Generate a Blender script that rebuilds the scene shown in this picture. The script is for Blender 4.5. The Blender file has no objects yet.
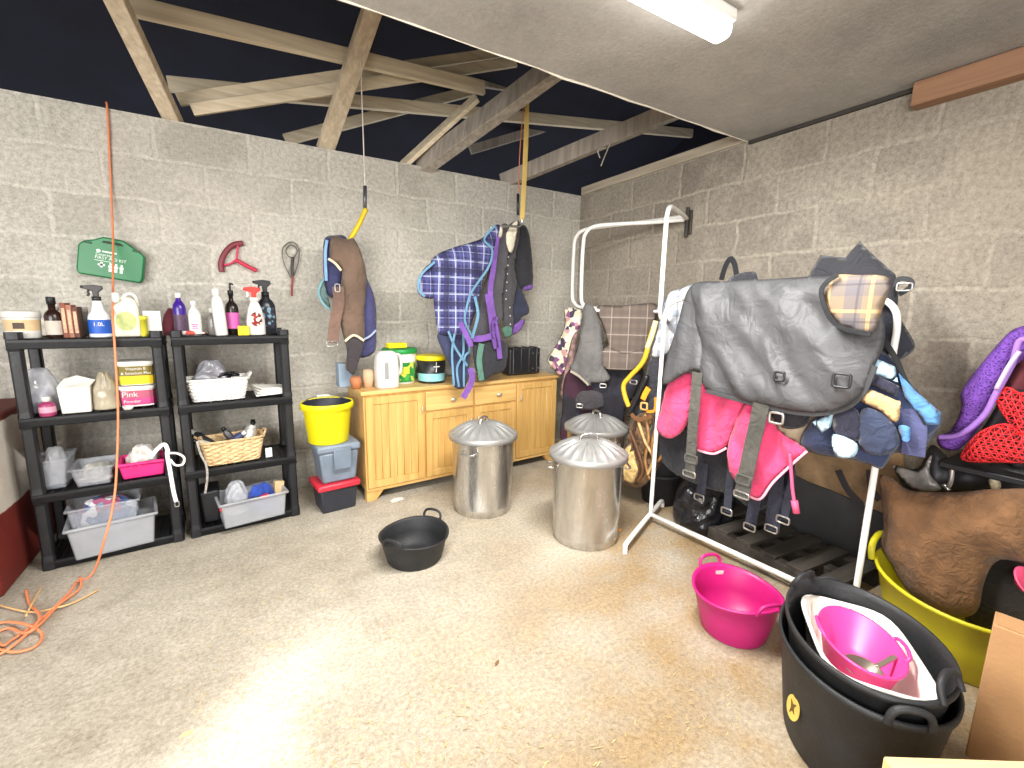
import bpy, bmesh, math, random
from mathutils import Vector, Matrix, noise
from mathutils.geometry import delaunay_2d_cdt
random.seed(7)
scn = bpy.context.scene
COL = scn.collection
PI = math.pi
H = 2.571                      # wall height

# ------------------------------------------------------------------ camera
FPX = 447.565
YAW, PITCH, ROLL = 0.540226, 0.163547, 0.017338
CAM = Vector((-3.0248, -3.7544, 1.42))
_f = Vector((math.sin(YAW)*math.cos(PITCH), math.cos(YAW)*math.cos(PITCH), -math.sin(PITCH)))
_r = Vector((math.cos(YAW), -math.sin(YAW), 0)); _u = _r.cross(_f)
_r2 = _r*math.cos(ROLL) + _u*math.sin(ROLL); _u2 = -_r*math.sin(ROLL) + _u*math.cos(ROLL)
cd = bpy.data.cameras.new('camera'); cam = bpy.data.objects.new('camera', cd); COL.objects.link(cam)
cd.sensor_width = 36; cd.lens = FPX/1024*36; cd.clip_start = .02
cam.matrix_world = Matrix(((_r2.x, _u2.x, -_f.x, CAM.x), (_r2.y, _u2.y, -_f.y, CAM.y), (_r2.z, _u2.z, -_f.z, CAM.z), (0, 0, 0, 1)))
scn.camera = cam

def ray(px, py): return _f + _r2*((px-512)/FPX) - _u2*((py-384)/FPX)
def at_z(px, py, z): d = ray(px, py); return CAM + d*((z-CAM.z)/d.z)
def at_y(px, py, y): d = ray(px, py); return CAM + d*((y-CAM.y)/d.y)
def at_x(px, py, x): d = ray(px, py); return CAM + d*((x-CAM.x)/d.x)
def at_plane(px, py, P, N): d = ray(px, py); return CAM + d*((P-CAM).dot(N)/d.dot(N))
def cr(x0, y0, s, pts): return [(x0+s*p[0], y0+s*p[1]) + tuple(p[2:]) for p in pts]

# ------------------------------------------------------------------ materials
_MC = {}
def new_mat(name):
    m = bpy.data.materials.new(name); m.use_nodes = True
    nt = m.node_tree; b = nt.nodes['Principled BSDF']
    return m, nt, b
def N(nt, t, **kw):
    n = nt.nodes.new(t)
    for k, v in kw.items():
        if k in n.inputs: n.inputs[k].default_value = v
        else: setattr(n, k, v)
    return n
def rgb(c): 
    return tuple(((x/255)/12.92 if x/255 <= .04045 else ((x/255+.055)/1.055)**2.4) for x in c) + (1,)
def mixc(nt, fac, a, b, mode='MIX'):
    n = nt.nodes.new('ShaderNodeMix'); n.data_type = 'RGBA'; n.blend_type = mode
    for s, v in ((n.inputs[0], fac), (n.inputs[6], a), (n.inputs[7], b)):
        if hasattr(v, 'is_linked'): nt.links.new(v, s)
        else: s.default_value = v
    return n.outputs[2]
def ramp(nt, src, a, b, ca=(0,0,0,1), cb=(1,1,1,1)):
    n = nt.nodes.new('ShaderNodeValToRGB'); e = n.color_ramp.elements
    e[0].position = a; e[0].color = ca; e[1].position = b; e[1].color = cb
    nt.links.new(src, n.inputs[0]); return n.outputs[0]
def bump(nt, b, src, strength, dist=.01):
    n = nt.nodes.new('ShaderNodeBump'); n.inputs['Strength'].default_value = strength; n.inputs['Distance'].default_value = dist
    nt.links.new(src, n.inputs['Height']); nt.links.new(n.outputs[0], b.inputs['Normal'])
def M(c, rough=.5, metal=0, var=.12, scale=9, bmp=0, bscale=60, alpha=1, trans=0, sheen=0):
    key = (tuple(c), rough, metal, var, scale, bmp, bscale, alpha, trans, sheen)
    if key in _MC: return _MC[key]
    m, nt, b = new_mat('surface')
    base = rgb(c)
    tc = N(nt, 'ShaderNodeTexCoord')
    nz = N(nt, 'ShaderNodeTexNoise', Scale=scale, Detail=6.0)
    nt.links.new(tc.outputs['Object'], nz.inputs['Vector'])
    f = ramp(nt, nz.outputs[0], .3, .7)
    lo = tuple(x*(1-var) for x in base[:3])+(1,); hi = tuple(min(1, x*(1+var)) for x in base[:3])+(1,)
    nt.links.new(mixc(nt, f, lo, hi), b.inputs['Base Color'])
    b.inputs['Roughness'].default_value = rough; b.inputs['Metallic'].default_value = metal
    if sheen: b.inputs['Sheen Weight'].default_value = sheen
    if alpha < 1: b.inputs['Alpha'].default_value = alpha
    if trans: b.inputs['Transmission Weight'].default_value = trans
    if bmp:
        n2 = N(nt, 'ShaderNodeTexNoise', Scale=bscale, Detail=3.0)
        nt.links.new(tc.outputs['Object'], n2.inputs['Vector']); bump(nt, b, n2.outputs[0], bmp)
    _MC[key] = m; return m
def fabric(c, var=.18, scale=5, rough=.85, bmp=.25, bscale=220, wr=.55, wscale=13, sheen=.15):
    key = ('fab', tuple(c), var, scale, rough, bmp, bscale, wr, wscale)
    if key in _MC: return _MC[key]
    m, nt, b = new_mat('cloth'); L = nt.links; base = rgb(c)
    tc = N(nt, 'ShaderNodeTexCoord')
    def nz(sc, d=4.0, dist=0): 
        n = N(nt, 'ShaderNodeTexNoise', Scale=float(sc), Detail=d, Distortion=float(dist)); L.new(tc.outputs['Object'], n.inputs['Vector']); return n.outputs[0]
    lo = tuple(x*(1-var*1.6) for x in base[:3])+(1,); hi = tuple(min(1, x*(1+var*1.3)) for x in base[:3])+(1,)
    L.new(mixc(nt, ramp(nt, nz(scale, 6.0), .3, .7), lo, hi), b.inputs['Base Color'])
    b.inputs['Roughness'].default_value = rough; b.inputs['Sheen Weight'].default_value = sheen
    b1 = N(nt, 'ShaderNodeBump', Strength=bmp, Distance=.004); L.new(nz(bscale, 2.0), b1.inputs['Height'])
    b2 = N(nt, 'ShaderNodeBump', Strength=wr, Distance=.035); L.new(nz(wscale, 3.0, 1.2), b2.inputs['Height']); L.new(b1.outputs[0], b2.inputs['Normal'])
    L.new(b2.outputs[0], b.inputs['Normal']); _MC[key] = m; return m

def block_mat(axis, c1, c2, mort, tint, xoff, row_off):
    m, nt, b = new_mat('concrete_block'); L = nt.links
    tc = N(nt, 'ShaderNodeTexCoord'); sp = N(nt, 'ShaderNodeSeparateXYZ'); L.new(tc.outputs['Object'], sp.inputs[0])
    cb = N(nt, 'ShaderNodeCombineXYZ')
    ax = N(nt, 'ShaderNodeMath', operation='ADD'); ax.inputs[1].default_value = xoff; L.new(sp.outputs[axis], ax.inputs[0])
    az = N(nt, 'ShaderNodeMath', operation='ADD'); az.inputs[1].default_value = 20*.252-H+row_off; L.new(sp.outputs[2], az.inputs[0])
    L.new(ax.outputs[0], cb.inputs[0]); L.new(az.outputs[0], cb.inputs[1])
    nd = N(nt, 'ShaderNodeTexNoise', Scale=7.0, Detail=5.0); L.new(tc.outputs['Object'], nd.inputs['Vector'])
    sub = N(nt, 'ShaderNodeVectorMath', operation='SUBTRACT'); sub.inputs[1].default_value = (.5, .5, .5); L.new(nd.outputs['Color'], sub.inputs[0])
    scl = N(nt, 'ShaderNodeVectorMath', operation='SCALE'); scl.inputs['Scale'].default_value = .05; L.new(sub.outputs[0], scl.inputs[0])
    add = N(nt, 'ShaderNodeVectorMath', operation='ADD'); L.new(cb.outputs[0], add.inputs[0]); L.new(scl.outputs[0], add.inputs[1])
    br = N(nt, 'ShaderNodeTexBrick'); L.new(add.outputs[0], br.inputs['Vector'])
    for k, v in dict(Scale=1.0).items(): br.inputs[k].default_value = v
    br.inputs['Mortar Size'].default_value = .017; br.inputs['Mortar Smooth'].default_value = .75
    br.inputs['Brick Width'].default_value = .515; br.inputs['Row Height'].default_value = .252; br.inputs['Bias'].default_value = 0
    br.inputs['Color1'].default_value = rgb(c1); br.inputs['Color2'].default_value = rgb(c2); br.inputs['Mortar'].default_value = rgb(mort)
    # smeared mortar
    n1 = N(nt, 'ShaderNodeTexNoise', Scale=2.2, Detail=8.0, Roughness=.65); L.new(tc.outputs['Object'], n1.inputs['Vector'])
    col = mixc(nt, ramp(nt, n1.outputs[0], .45, .62), br.outputs['Color'], rgb(mort))
    n2 = N(nt, 'ShaderNodeTexNoise', Scale=38.0, Detail=8.0, Roughness=.75); L.new(tc.outputs['Object'], n2.inputs['Vector'])
    col = mixc(nt, .75, col, ramp(nt, n2.outputs[0], .32, .6, (.42, .41, .39, 1), (1.05, 1.05, 1.04, 1)), 'MULTIPLY')
    n3 = N(nt, 'ShaderNodeTexNoise', Scale=1.1, Detail=4.0); L.new(tc.outputs['Object'], n3.inputs['Vector'])
    col = mixc(nt, ramp(nt, n3.outputs[0], .4, .75), col, mixc(nt, .55, col, rgb(tint), 'MIX'))
    n4 = N(nt, 'ShaderNodeTexVoronoi', Scale=75.0); L.new(tc.outputs['Object'], n4.inputs['Vector'])
    pit = ramp(nt, n4.outputs['Distance'], .12, .3)
    col = mixc(nt, .3, col, pit, 'MULTIPLY')
    L.new(col, b.inputs['Base Color']); b.inputs['Roughness'].default_value = .95
    hs = mixc(nt, .5, n2.outputs[0], br.outputs['Fac'], 'ADD'); hs = mixc(nt, .35, n2.outputs[0], br.outputs['Fac'], 'SUBTRACT')
    bump(nt, b, hs, .75, .02)
    return m

def plaid(base, stripes, var=.1):
    """stripes: (axis, period, offset, width, colour, strength) laid out in the cloth's own uv in metres"""
    m, nt, b = new_mat('plaid_cloth'); L = nt.links
    uv = N(nt, 'ShaderNodeUVMap'); sp = N(nt, 'ShaderNodeSeparateXYZ'); L.new(uv.outputs[0], sp.inputs[0])
    col = rgb(base)
    for ax, per, off, w, c, st in stripes:
        a = N(nt, 'ShaderNodeMath', operation='MULTIPLY_ADD'); a.inputs[1].default_value = 1/per; a.inputs[2].default_value = off+100; L.new(sp.outputs[ax], a.inputs[0])
        fr = N(nt, 'ShaderNodeMath', operation='FRACT'); L.new(a.outputs[0], fr.inputs[0])
        lt = N(nt, 'ShaderNodeMath', operation='LESS_THAN'); lt.inputs[1].default_value = w; L.new(fr.outputs[0], lt.inputs[0])
        ml = N(nt, 'ShaderNodeMath', operation='MULTIPLY'); ml.inputs[1].default_value = st; L.new(lt.outputs[0], ml.inputs[0])
        col = mixc(nt, ml.outputs[0], col, rgb(c))
    tc = N(nt, 'ShaderNodeTexCoord')
    nz = N(nt, 'ShaderNodeTexNoise', Scale=300.0); L.new(tc.outputs['Object'], nz.inputs['Vector'])
    L.new(col, b.inputs['Base Color']); b.inputs['Roughness'].default_value = .9; bump(nt, b, nz.outputs[0], .2)
    return m

def patch_mat(cols, scale=14, name='patchwork'):
    m, nt, b = new_mat(name); L = nt.links
    tc = N(nt, 'ShaderNodeTexCoord'); v = N(nt, 'ShaderNodeTexVoronoi', Scale=float(scale)); L.new(tc.outputs['Object'], v.inputs['Vector'])
    sp = N(nt, 'ShaderNodeSeparateColor'); L.new(v.outputs['Color'], sp.inputs[0])
    r = N(nt, 'ShaderNodeValToRGB'); r.color_ramp.interpolation = 'CONSTANT'
    e = r.color_ramp.elements
    for i, c in enumerate(cols):
        el = e[i] if i < 2 else e.new(i/len(cols))
        el.position = i/len(cols); el.color = rgb(c)
    L.new(sp.outputs[0], r.inputs[0]); L.new(r.outputs[0], b.inputs['Base Color']); b.inputs['Roughness'].default_value = .85
    return m

def wood(c1, c2, axis=2, scale=1.0, rough=.45):
    m, nt, b = new_mat('timber'); L = nt.links
    tc = N(nt, 'ShaderNodeTexCoord'); mp = N(nt, 'ShaderNodeMapping'); L.new(tc.outputs['Object'], mp.inputs[0])
    s = [26*scale]*3; s[axis] = 1.6*scale; mp.inputs['Scale'].default_value = s
    nz = N(nt, 'ShaderNodeTexNoise', Scale=1.0, Detail=5.0, Distortion=.6); L.new(mp.outputs[0], nz.inputs['Vector'])
    L.new(mixc(nt, ramp(nt, nz.outputs[0], .3, .7), rgb(c1), rgb(c2)), b.inputs['Base Color'])
    b.inputs['Roughness'].default_value = rough; bump(nt, b, nz.outputs[0], .12, .004)
    return m

def floor_mat():
    m, nt, b = new_mat('rough_concrete_floor'); L = nt.links
    tc = N(nt, 'ShaderNodeTexCoord'); O = tc.outputs['Object']
    def nz(s, d=8.0, r=.6):
        n = N(nt, 'ShaderNodeTexNoise', Scale=float(s), Detail=d, Roughness=r); L.new(O, n.inputs['Vector']); return n.outputs[0]
    col = mixc(nt, ramp(nt, nz(.9), .35, .65), rgb((180, 172, 157)), rgb((206, 199, 186)))
    # straw-dusted ground towards the rail
    sp = N(nt, 'ShaderNodeSeparateXYZ'); L.new(O, sp.inputs[0])
    ad = N(nt, 'ShaderNodeMath', operation='SUBTRACT'); L.new(sp.outputs[0], ad.inputs[0]); L.new(sp.outputs[1], ad.inputs[1])
    mk = N(nt, 'ShaderNodeMapRange'); L.new(ad.outputs[0], mk.inputs[0])
    mk.inputs[1].default_value = -1.0; mk.inputs[2].default_value = 1.0
    n = N(nt, 'ShaderNodeMath', operation='MULTIPLY'); L.new(mk.outputs[0], n.inputs[0]); L.new(ramp(nt, nz(3), .3, .6), n.inputs[1])
    col = mixc(nt, n.outputs[0], col, rgb((160, 136, 100)))
    col = mixc(nt, .9, col, ramp(nt, nz(55, 6.0, .8), .32, .62, (.55, .51, .45, 1), (1.12, 1.12, 1.1, 1)), 'MULTIPLY')
    col = mixc(nt, .6, col, ramp(nt, nz(6, 8.0, .7), .33, .6, (.66, .63, .58, 1), (1.05, 1.05, 1.05, 1)), 'MULTIPLY')
    v = N(nt, 'ShaderNodeTexVoronoi', Scale=120.0); L.new(O, v.inputs['Vector'])
    col = mixc(nt, .35, col, ramp(nt, v.outputs['Distance'], .1, .4, (.45, .38, .28, 1)), 'MULTIPLY')
    L.new(col, b.inputs['Base Color']); b.inputs['Roughness'].default_value = .85
    bump(nt, b, nz(60, 6.0, .8), .8, .012)
    return m

def galv():
    m, nt, b = new_mat('galvanised_steel'); L = nt.links
    tc = N(nt, 'ShaderNodeTexCoord'); mp = N(nt, 'ShaderNodeMapping'); L.new(tc.outputs['Object'], mp.inputs[0]); mp.inputs['Scale'].default_value = (7, 7, 1.3)
    nz = N(nt, 'ShaderNodeTexNoise', Scale=1.6, Detail=6.0); L.new(mp.outputs[0], nz.inputs['Vector'])
    v = N(nt, 'ShaderNodeTexVoronoi', Scale=45.0); L.new(tc.outputs['Object'], v.inputs['Vector'])
    sp = N(nt, 'ShaderNodeSeparateColor'); L.new(v.outputs['Color'], sp.inputs[0])
    c = mixc(nt, ramp(nt, nz.outputs[0], .3, .7), rgb((176, 172, 165)), rgb((228, 226, 222)))
    c = mixc(nt, .25, c, ramp(nt, sp.outputs[0], 0, 1, (.7, .7, .7, 1)), 'MULTIPLY')
    L.new(c, b.inputs['Base Color']); b.inputs['Metallic'].default_value = .9
    L.new(ramp(nt, nz.outputs[0], .2, .8, (.15,)*3+(1,), (.34,)*3+(1,)), b.inputs['Roughness'])
    return m

def emis(c, s):
    m, nt, b = new_mat('lit_diffuser'); b.inputs['Base Color'].default_value = rgb(c)
    b.inputs['Emission Color'].default_value = rgb(c); b.inputs['Emission Strength'].default_value = s; return m
def clear(c=(225, 228, 230), a=.32, rough=.25):
    return M(c, rough, 0, .06, 6, .15, 25, a)

# ------------------------------------------------------------------ mesh helpers
def link(name, me, parent=None, loc=None):
    o = bpy.data.objects.new(name, me); COL.objects.link(o)
    if parent is not None: o.parent = parent
    if loc is not None: o.location = loc
    return o
def obj(name, bm, mat, parent=None, bev=0, smooth=False, seg=2, solid=0, sub=0, loc=None, wire=0):
    bmesh.ops.recalc_face_normals(bm, faces=bm.faces)
    me = bpy.data.meshes.new(name); bm.to_mesh(me); bm.free()
    me.materials.append(mat)
    if smooth:
        for p in me.polygons: p.use_smooth = True
    o = link(name, me, parent, loc)
    if solid:
        md = o.modifiers.new('solid', 'SOLIDIFY'); md.thickness = solid; md.offset = 0
    if bev:
        md = o.modifiers.new('bevel', 'BEVEL'); md.width = bev; md.segments = seg; md.limit_method = 'ANGLE'; md.angle_limit = .6
        for p in me.polygons: p.use_smooth = True
        me.set_sharp_from_angle(angle=.7) if hasattr(me, 'set_sharp_from_angle') else None
    if sub:
        md = o.modifiers.new('sub', 'SUBSURF'); md.levels = sub; md.render_levels = sub
    if wire:
        md = o.modifiers.new('wire', 'WIREFRAME'); md.thickness = wire; md.use_even_offset = False
    return o
def tag(o, label, cat, group=None, kind=None):
    o['label'] = label; o['category'] = cat
    if group: o['group'] = group
    if kind: o['kind'] = kind
    return o
def thing(name, label, cat, loc=(0, 0, 0), rz=0, group=None):
    o = bpy.data.objects.new(name, None); COL.objects.link(o); o.empty_display_size = .05
    o.location = loc; o.rotation_euler = (0, 0, rz)
    return tag(o, label, cat, group)
def B(): return bmesh.new()
def box(bm, x0, x1, y0, y1, z0, z1, tap=0, rot=None, c=None):
    """tap: how much the bottom is drawn in, in metres"""
    vs = []
    for z, t in ((z0, tap), (z1, 0)):
        for x, y in ((x0+t, y0+t), (x1-t, y0+t), (x1-t, y1-t), (x0+t, y1-t)): vs.append(bm.verts.new((x, y, z)))
    for f in ((0, 3, 2, 1), (4, 5, 6, 7), (0, 1, 5, 4), (1, 2, 6, 5), (2, 3, 7, 6), (3, 0, 4, 7)): bm.faces.new([vs[i] for i in f])
    if rot is not None: bmesh.ops.rotate(bm, verts=vs, cent=c or (0, 0, 0), matrix=rot)
    return vs
def sup(a, e):
    c, s = math.cos(a), math.sin(a)
    if e == 2: return c, s
    k = (abs(c)**e + abs(s)**e)**(-1/e); return c*k, s*k
def lathe(bm, prof, n=36, c=(0, 0, 0), e=2, sx=1, sy=1, cap0=True, cap1=True, mod=None):
    rings = []
    for i, (r, z) in enumerate(prof):
        ring = []
        for k in range(n):
            a = 2*PI*(k+.5)/n; x, y = sup(a, e); dz = mod(a, r, z) if mod else 0
            ring.append(bm.verts.new((c[0]+x*r*sx, c[1]+y*r*sy, c[2]+z+dz)))
        rings.append(ring)
    for a, b in zip(rings, rings[1:]):
        for k in range(n): bm.faces.new((a[k], a[(k+1) % n], b[(k+1) % n], b[k]))
    if cap0: bm.faces.new(rings[0][::-1])
    if cap1: bm.faces.new(rings[-1])
    return [v for r in rings for v in r]
def catmull(pts, k=6, closed=False):
    P = [Vector(p) for p in pts]; n = len(P)
    if n < 3: return P
    out = []
    rng = range(n) if closed else range(n-1)
    for i in rng:
        if closed: p0, p1, p2, p3 = P[i-1], P[i], P[(i+1) % n], P[(i+2) % n]
        else: p0, p1, p2, p3 = P[max(i-1, 0)], P[i], P[i+1], P[min(i+2, n-1)]
        for j in range(k):
            t = j/k
            out.append(.5*((2*p1)+(p2-p0)*t+(2*p0-5*p1+4*p2-p3)*t*t+(3*p1-p0-3*p2+p3)*t**3))
    if not closed: out.append(P[-1])
    return out
def tube(bm, pts, r, n=8, k=6, closed=False, sm=True, flat=1.0):
    P = catmull(pts, k, closed) if sm else [Vector(p) for p in pts]
    m = len(P); rings = []; up = None
    for i, p in enumerate(P):
        if closed: t = (P[(i+1) % m]-P[i-1])
        else: t = P[min(i+1, m-1)]-P[max(i-1, 0)]
        t.normalize()
        if up is None: up = Vector((0, 0, 1)) if abs(t.z) < .9 else Vector((0, 1, 0))
        s = t.cross(up)
        if s.length < 1e-4: s = t.cross(Vector((1, 0, 0)))
        s.normalize(); up = s.cross(t).normalized()
        rr = r(i/(m-1)) if callable(r) else r
        rings.append([bm.verts.new(p+s*math.cos(2*PI*q/n)*rr+up*math.sin(2*PI*q/n)*rr*flat) for q in range(n)])
    prs = list(zip(rings, rings[1:])) + ([(rings[-1], rings[0])] if closed else [])
    for a, b in prs:
        for q in range(n): bm.faces.new((a[q], a[(q+1) % n], b[(q+1) % n], b[q]))
    if not closed: bm.faces.new(rings[0][::-1]); bm.faces.new(rings[-1])
def prism(bm, pts, y0, y1):
    """outline in x,z pulled from y0 to y1"""
    a = [bm.verts.new((x, y0, z)) for x, z in pts]; b = [bm.verts.new((x, y1, z)) for x, z in pts]; n = len(pts)
    bm.faces.new(a); bm.faces.new(b[::-1])
    for i in range(n): bm.faces.new((a[i], b[i], b[(i+1) % n], a[(i+1) % n]))
def bar(bm, p, q, w, h, twist=0):
    p, q = Vector(p), Vector(q); t = (q-p).normalized(); s = t.cross(Vector((0, 0, 1))).normalized(); u = s.cross(t)
    if twist: s, u = s*math.cos(twist)+u*math.sin(twist), u*math.cos(twist)-s*math.sin(twist)
    vs = []
    for e in (p, q):
        for a, b in ((-1, -1), (1, -1), (1, 1), (-1, 1)): vs.append(bm.verts.new(e+s*a*w/2+u*b*h/2))
    for f in ((0, 1, 2, 3), (7, 6, 5, 4), (0, 4, 5, 1), (1, 5, 6, 2), (2, 6, 7, 3), (3, 7, 4, 0)): bm.faces.new([vs[i] for i in f])
def text(s, size, loc, mat, parent, rot=(PI/2, 0, 0), align='CENTER', name='lettering', ext=.0006):
    c = bpy.data.curves.new(name, 'FONT'); c.body = s; c.size = size; c.align_x = align; c.align_y = 'CENTER'; c.extrude = ext
    c.materials.append(mat); tmp = bpy.data.objects.new('tmp', c); COL.objects.link(tmp); bpy.context.view_layer.update()
    me = bpy.data.meshes.new_from_object(tmp.evaluated_get(bpy.context.evaluated_depsgraph_get())); bpy.data.objects.remove(tmp)
    me.materials.clear(); me.materials.append(mat); o = link(name, me, parent, loc); o.rotation_euler = rot; return o

class Plane:
    """an upright sheet that a cloth hangs in, through two ground points; its normal looks into the room"""
    def __init__(s, a, b):
        s.P = Vector((a[0], a[1], 0)); s.U = Vector((b[0]-a[0], b[1]-a[1], 0)).normalized(); s.Z = Vector((0, 0, 1))
        s.N = s.U.cross(s.Z); 
        if s.N.dot(CAM-s.P) < 0: s.N = -s.N
    def uvd(s, px, py, d=0):
        h = at_plane(px, py, s.P+s.N*d, s.N)-s.P
        return h.dot(s.U), h.z
    def pt(s, u, z, d): return s.P+s.U*u+s.Z*z+s.N*d
def inside(p, poly):
    c = False; j = len(poly)-1
    for i in range(len(poly)):
        a, b = poly[i], poly[j]
        if (a[1] > p[1]) != (b[1] > p[1]) and p[0] < (b[0]-a[0])*(p[1]-a[1])/(b[1]-a[1])+a[0]: c = not c
        j = i
    return c
def cloth(name, mat, outl, pl, parent=None, d=0, thick=.03, back=None, amp=.012, fs=6, dirn=90, stretch=.3, step=.022, soft=True, seed=0, root=None, edge=.035, wire=0, ridge=.5, puff=.55):
    """a hung, lightly stuffed cloth: outline traced on an upright sheet, bulged and creased on both faces"""
    V = [(p[0], p[1], (p[2] if len(p) > 2 else 0)) for p in outl]
    if soft: V = [(v.x, v.y, v.z) for v in catmull(V, 5, True)]
    O = [pl.uvd(p[0], p[1], d+p[2]) for p in V]; D = [p[2] for p in V]
    # even out the outline
    R, RD = [], []
    for i in range(len(O)):
        a, b = O[i], O[(i+1) % len(O)]; L = math.hypot(b[0]-a[0], b[1]-a[1]); k = max(1, int(L/step))
        for j in range(k):
            t = j/k; q = (a[0]+(b[0]-a[0])*t, a[1]+(b[1]-a[1])*t)
            if not R or math.hypot(q[0]-R[-1][0], q[1]-R[-1][1]) > step*.35: R.append(q); RD.append(D[i]*(1-t)+D[(i+1) % len(O)]*t)
    u0, u1 = min(p[0] for p in R), max(p[0] for p in R); z0, z1 = min(p[1] for p in R), max(p[1] for p in R)
    G = []
    nz = int((z1-z0)/step)+1; nu = int((u1-u0)/step)+1
    for i in range(nz+1):
        for j in range(nu+1):
            q = (u0+(j+.5*(i % 2))*step, z0+i*step)
            if inside(q, R) and min((q[0]-r[0])**2+(q[1]-r[1])**2 for r in R) > (step*.55)**2: G.append(q)
    n = len(R)
    res = delaunay_2d_cdt([Vector(p) for p in R+G], [], [list(range(n))], 1, 1e-6)
    vs, fs_, orig = res[0], res[2], res[3]
    ca, sa = math.cos(math.radians(dirn)), math.sin(math.radians(dirn))
    bm = B(); uvl = bm.loops.layers.uv.new('UVMap')
    base = root if root is not None else Vector((0, 0, 0)); thick *= puff; amp *= 1.35
    back = thick*.7 if back is None else back
    F, K, UV = [], [], {}
    any_d = any(abs(x) > 1e-6 for x in RD)
    for v, og in zip(vs, orig):
        on = any(i < n for i in og)
        de = 0 if on else math.sqrt(min((v.x-r[0])**2+(v.y-r[1])**2 for r in R))
        dd = 0
        if any_d:
            sw = sd = 0
            for r, rd in zip(R, RD):
                w = 1/((v.x-r[0])**2+(v.y-r[1])**2+1e-5); sw += w; sd += w*rd
            dd = sd/sw
        al, ac = v.x*ca+v.y*sa, -v.x*sa+v.y*ca
        nn = noise.noise(Vector((al*fs*stretch, ac*fs, seed*7.3)))
        n2 = noise.noise(Vector((al*fs*1.3*stretch+5, ac*fs*2.3, seed*3.1+9)))
        if ridge: w = (1-abs(nn)*2.2)*ridge+nn*(1-ridge)+.45*n2
        else: w = nn+.4*n2
        e = 1-math.exp(-de/edge); ew = .35+.65*e
        q = pl.pt(v.x, v.y, d+dd)-base
        fv = bm.verts.new(q+pl.N*(thick*e+amp*w*ew)); F.append(fv); UV[fv] = (v.x, v.y)
        if on: K.append(fv)
        else:
            kv = bm.verts.new(q+pl.N*(-back*e+amp*w*ew*.5)); K.append(kv); UV[kv] = (v.x, v.y)
    for f in fs_:
        for S, rv in ((F, 0), (K, 1)):
            ids = [S[i] for i in (f[::-1] if rv else f)]
            try: fc = bm.faces.new(ids)
            except ValueError: continue
            for l in fc.loops: l[uvl].uv = UV[l.vert]
    return obj(name, bm, mat, parent, smooth=True, wire=wire)
def ribbon(name, mat, path, pl, width, parent=None, d=0.03, th=.005, root=None, k=6):
    """a flat strap running along the sheet"""
    pts = [pl.pt(*pl.uvd(p[0], p[1], d+(p[2] if len(p) > 2 else 0)), d+(p[2] if len(p) > 2 else 0)) for p in path]
    P = catmull(pts, k); bm = B(); rows = []
    base = root if root is not None else Vector((0, 0, 0))
    for i, p in enumerate(P):
        t = (P[min(i+1, len(P)-1)]-P[max(i-1, 0)]).normalized(); s = pl.N.cross(t).normalized()
        rows.append([bm.verts.new(p-base+s*a*width/2+pl.N*b*th/2) for a, b in ((-1, -1), (1, -1), (1, 1), (-1, 1))])
    for a, b in zip(rows, rows[1:]):
        for q in range(4): bm.faces.new((a[q], a[(q+1) % 4], b[(q+1) % 4], b[q]))
    bm.faces.new(rows[0][::-1]); bm.faces.new(rows[-1])
    return obj(name, bm, mat, parent, bev=.0012, seg=1)
def cordline(name, mat, path, pl, r, parent=None, d=.03, root=None):
    pts = [pl.pt(*pl.uvd(p[0], p[1], d+(p[2] if len(p) > 2 else 0)), d+(p[2] if len(p) > 2 else 0))-(root or Vector()) for p in path]
    bm = B(); tube(bm, pts, r, 8); return obj(name, bm, mat, parent, smooth=True)
def buckle(name, px, py, pl, w, h, parent, d=.04, root=None, mat=None, r=.0035):
    c = pl.pt(*pl.uvd(px, py, d), d)-(root or Vector()); bm = B()
    pts = [c+pl.U*sx*w/2+pl.Z*sz*h/2 for sx, sz in ((-1, -1), (1, -1), (1, 1), (-1, 1))]
    tube(bm, [pts[i]*(1-t)+pts[(i+1) % 4]*t for i in range(4) for t in (.15, .85)], r, 6, 3, closed=True)
    return obj(name, bm, mat or STEEL, parent, smooth=True)

STEEL = M((190, 188, 184), .3, .9, .1)
BLACKP = M((19, 20, 24), .5, 0, .2, 12, .15, 40)
BLACKR = M((30, 31, 33), .6, 0, .3, 10, .2, 60)
WHITEP = M((216, 214, 208), .4, 0, .04)
WHITEM = M((238, 236, 230), .35, 0, .05)
GALV = galv()
PINK = M((180, 24, 106), .45, 0, .06)
HOTPINK = M((226, 45, 125), .45, 0, .06)
LABELW = M((226, 224, 216), .6, 0, .03)

# ================================================================== the setting
bm = B(); box(bm, -9, .4, -7.5, .4, -.12, 0); o = obj('floor', bm, floor_mat()); o['kind'] = 'structure'
bm = B(); box(bm, -9, .3, 0, .22, 0, H); o = obj('wall_back', bm, block_mat(0, (194, 189, 178), (216, 211, 200), (226, 221, 210), (196, 189, 177), 3.43, 0)); o['kind'] = 'structure'  # block colours painted lighter, for the stronger light on this wall
bm = B(); box(bm, 0, .22, -7.5, 0, 0, H); o = obj('wall_right', bm, block_mat(1, (156, 147, 135), (174, 165, 152), (190, 181, 166), (138, 125, 111), 1.75, 0)); o['kind'] = 'structure'  # same blocks painted darker, for the weaker light on this wall
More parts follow.
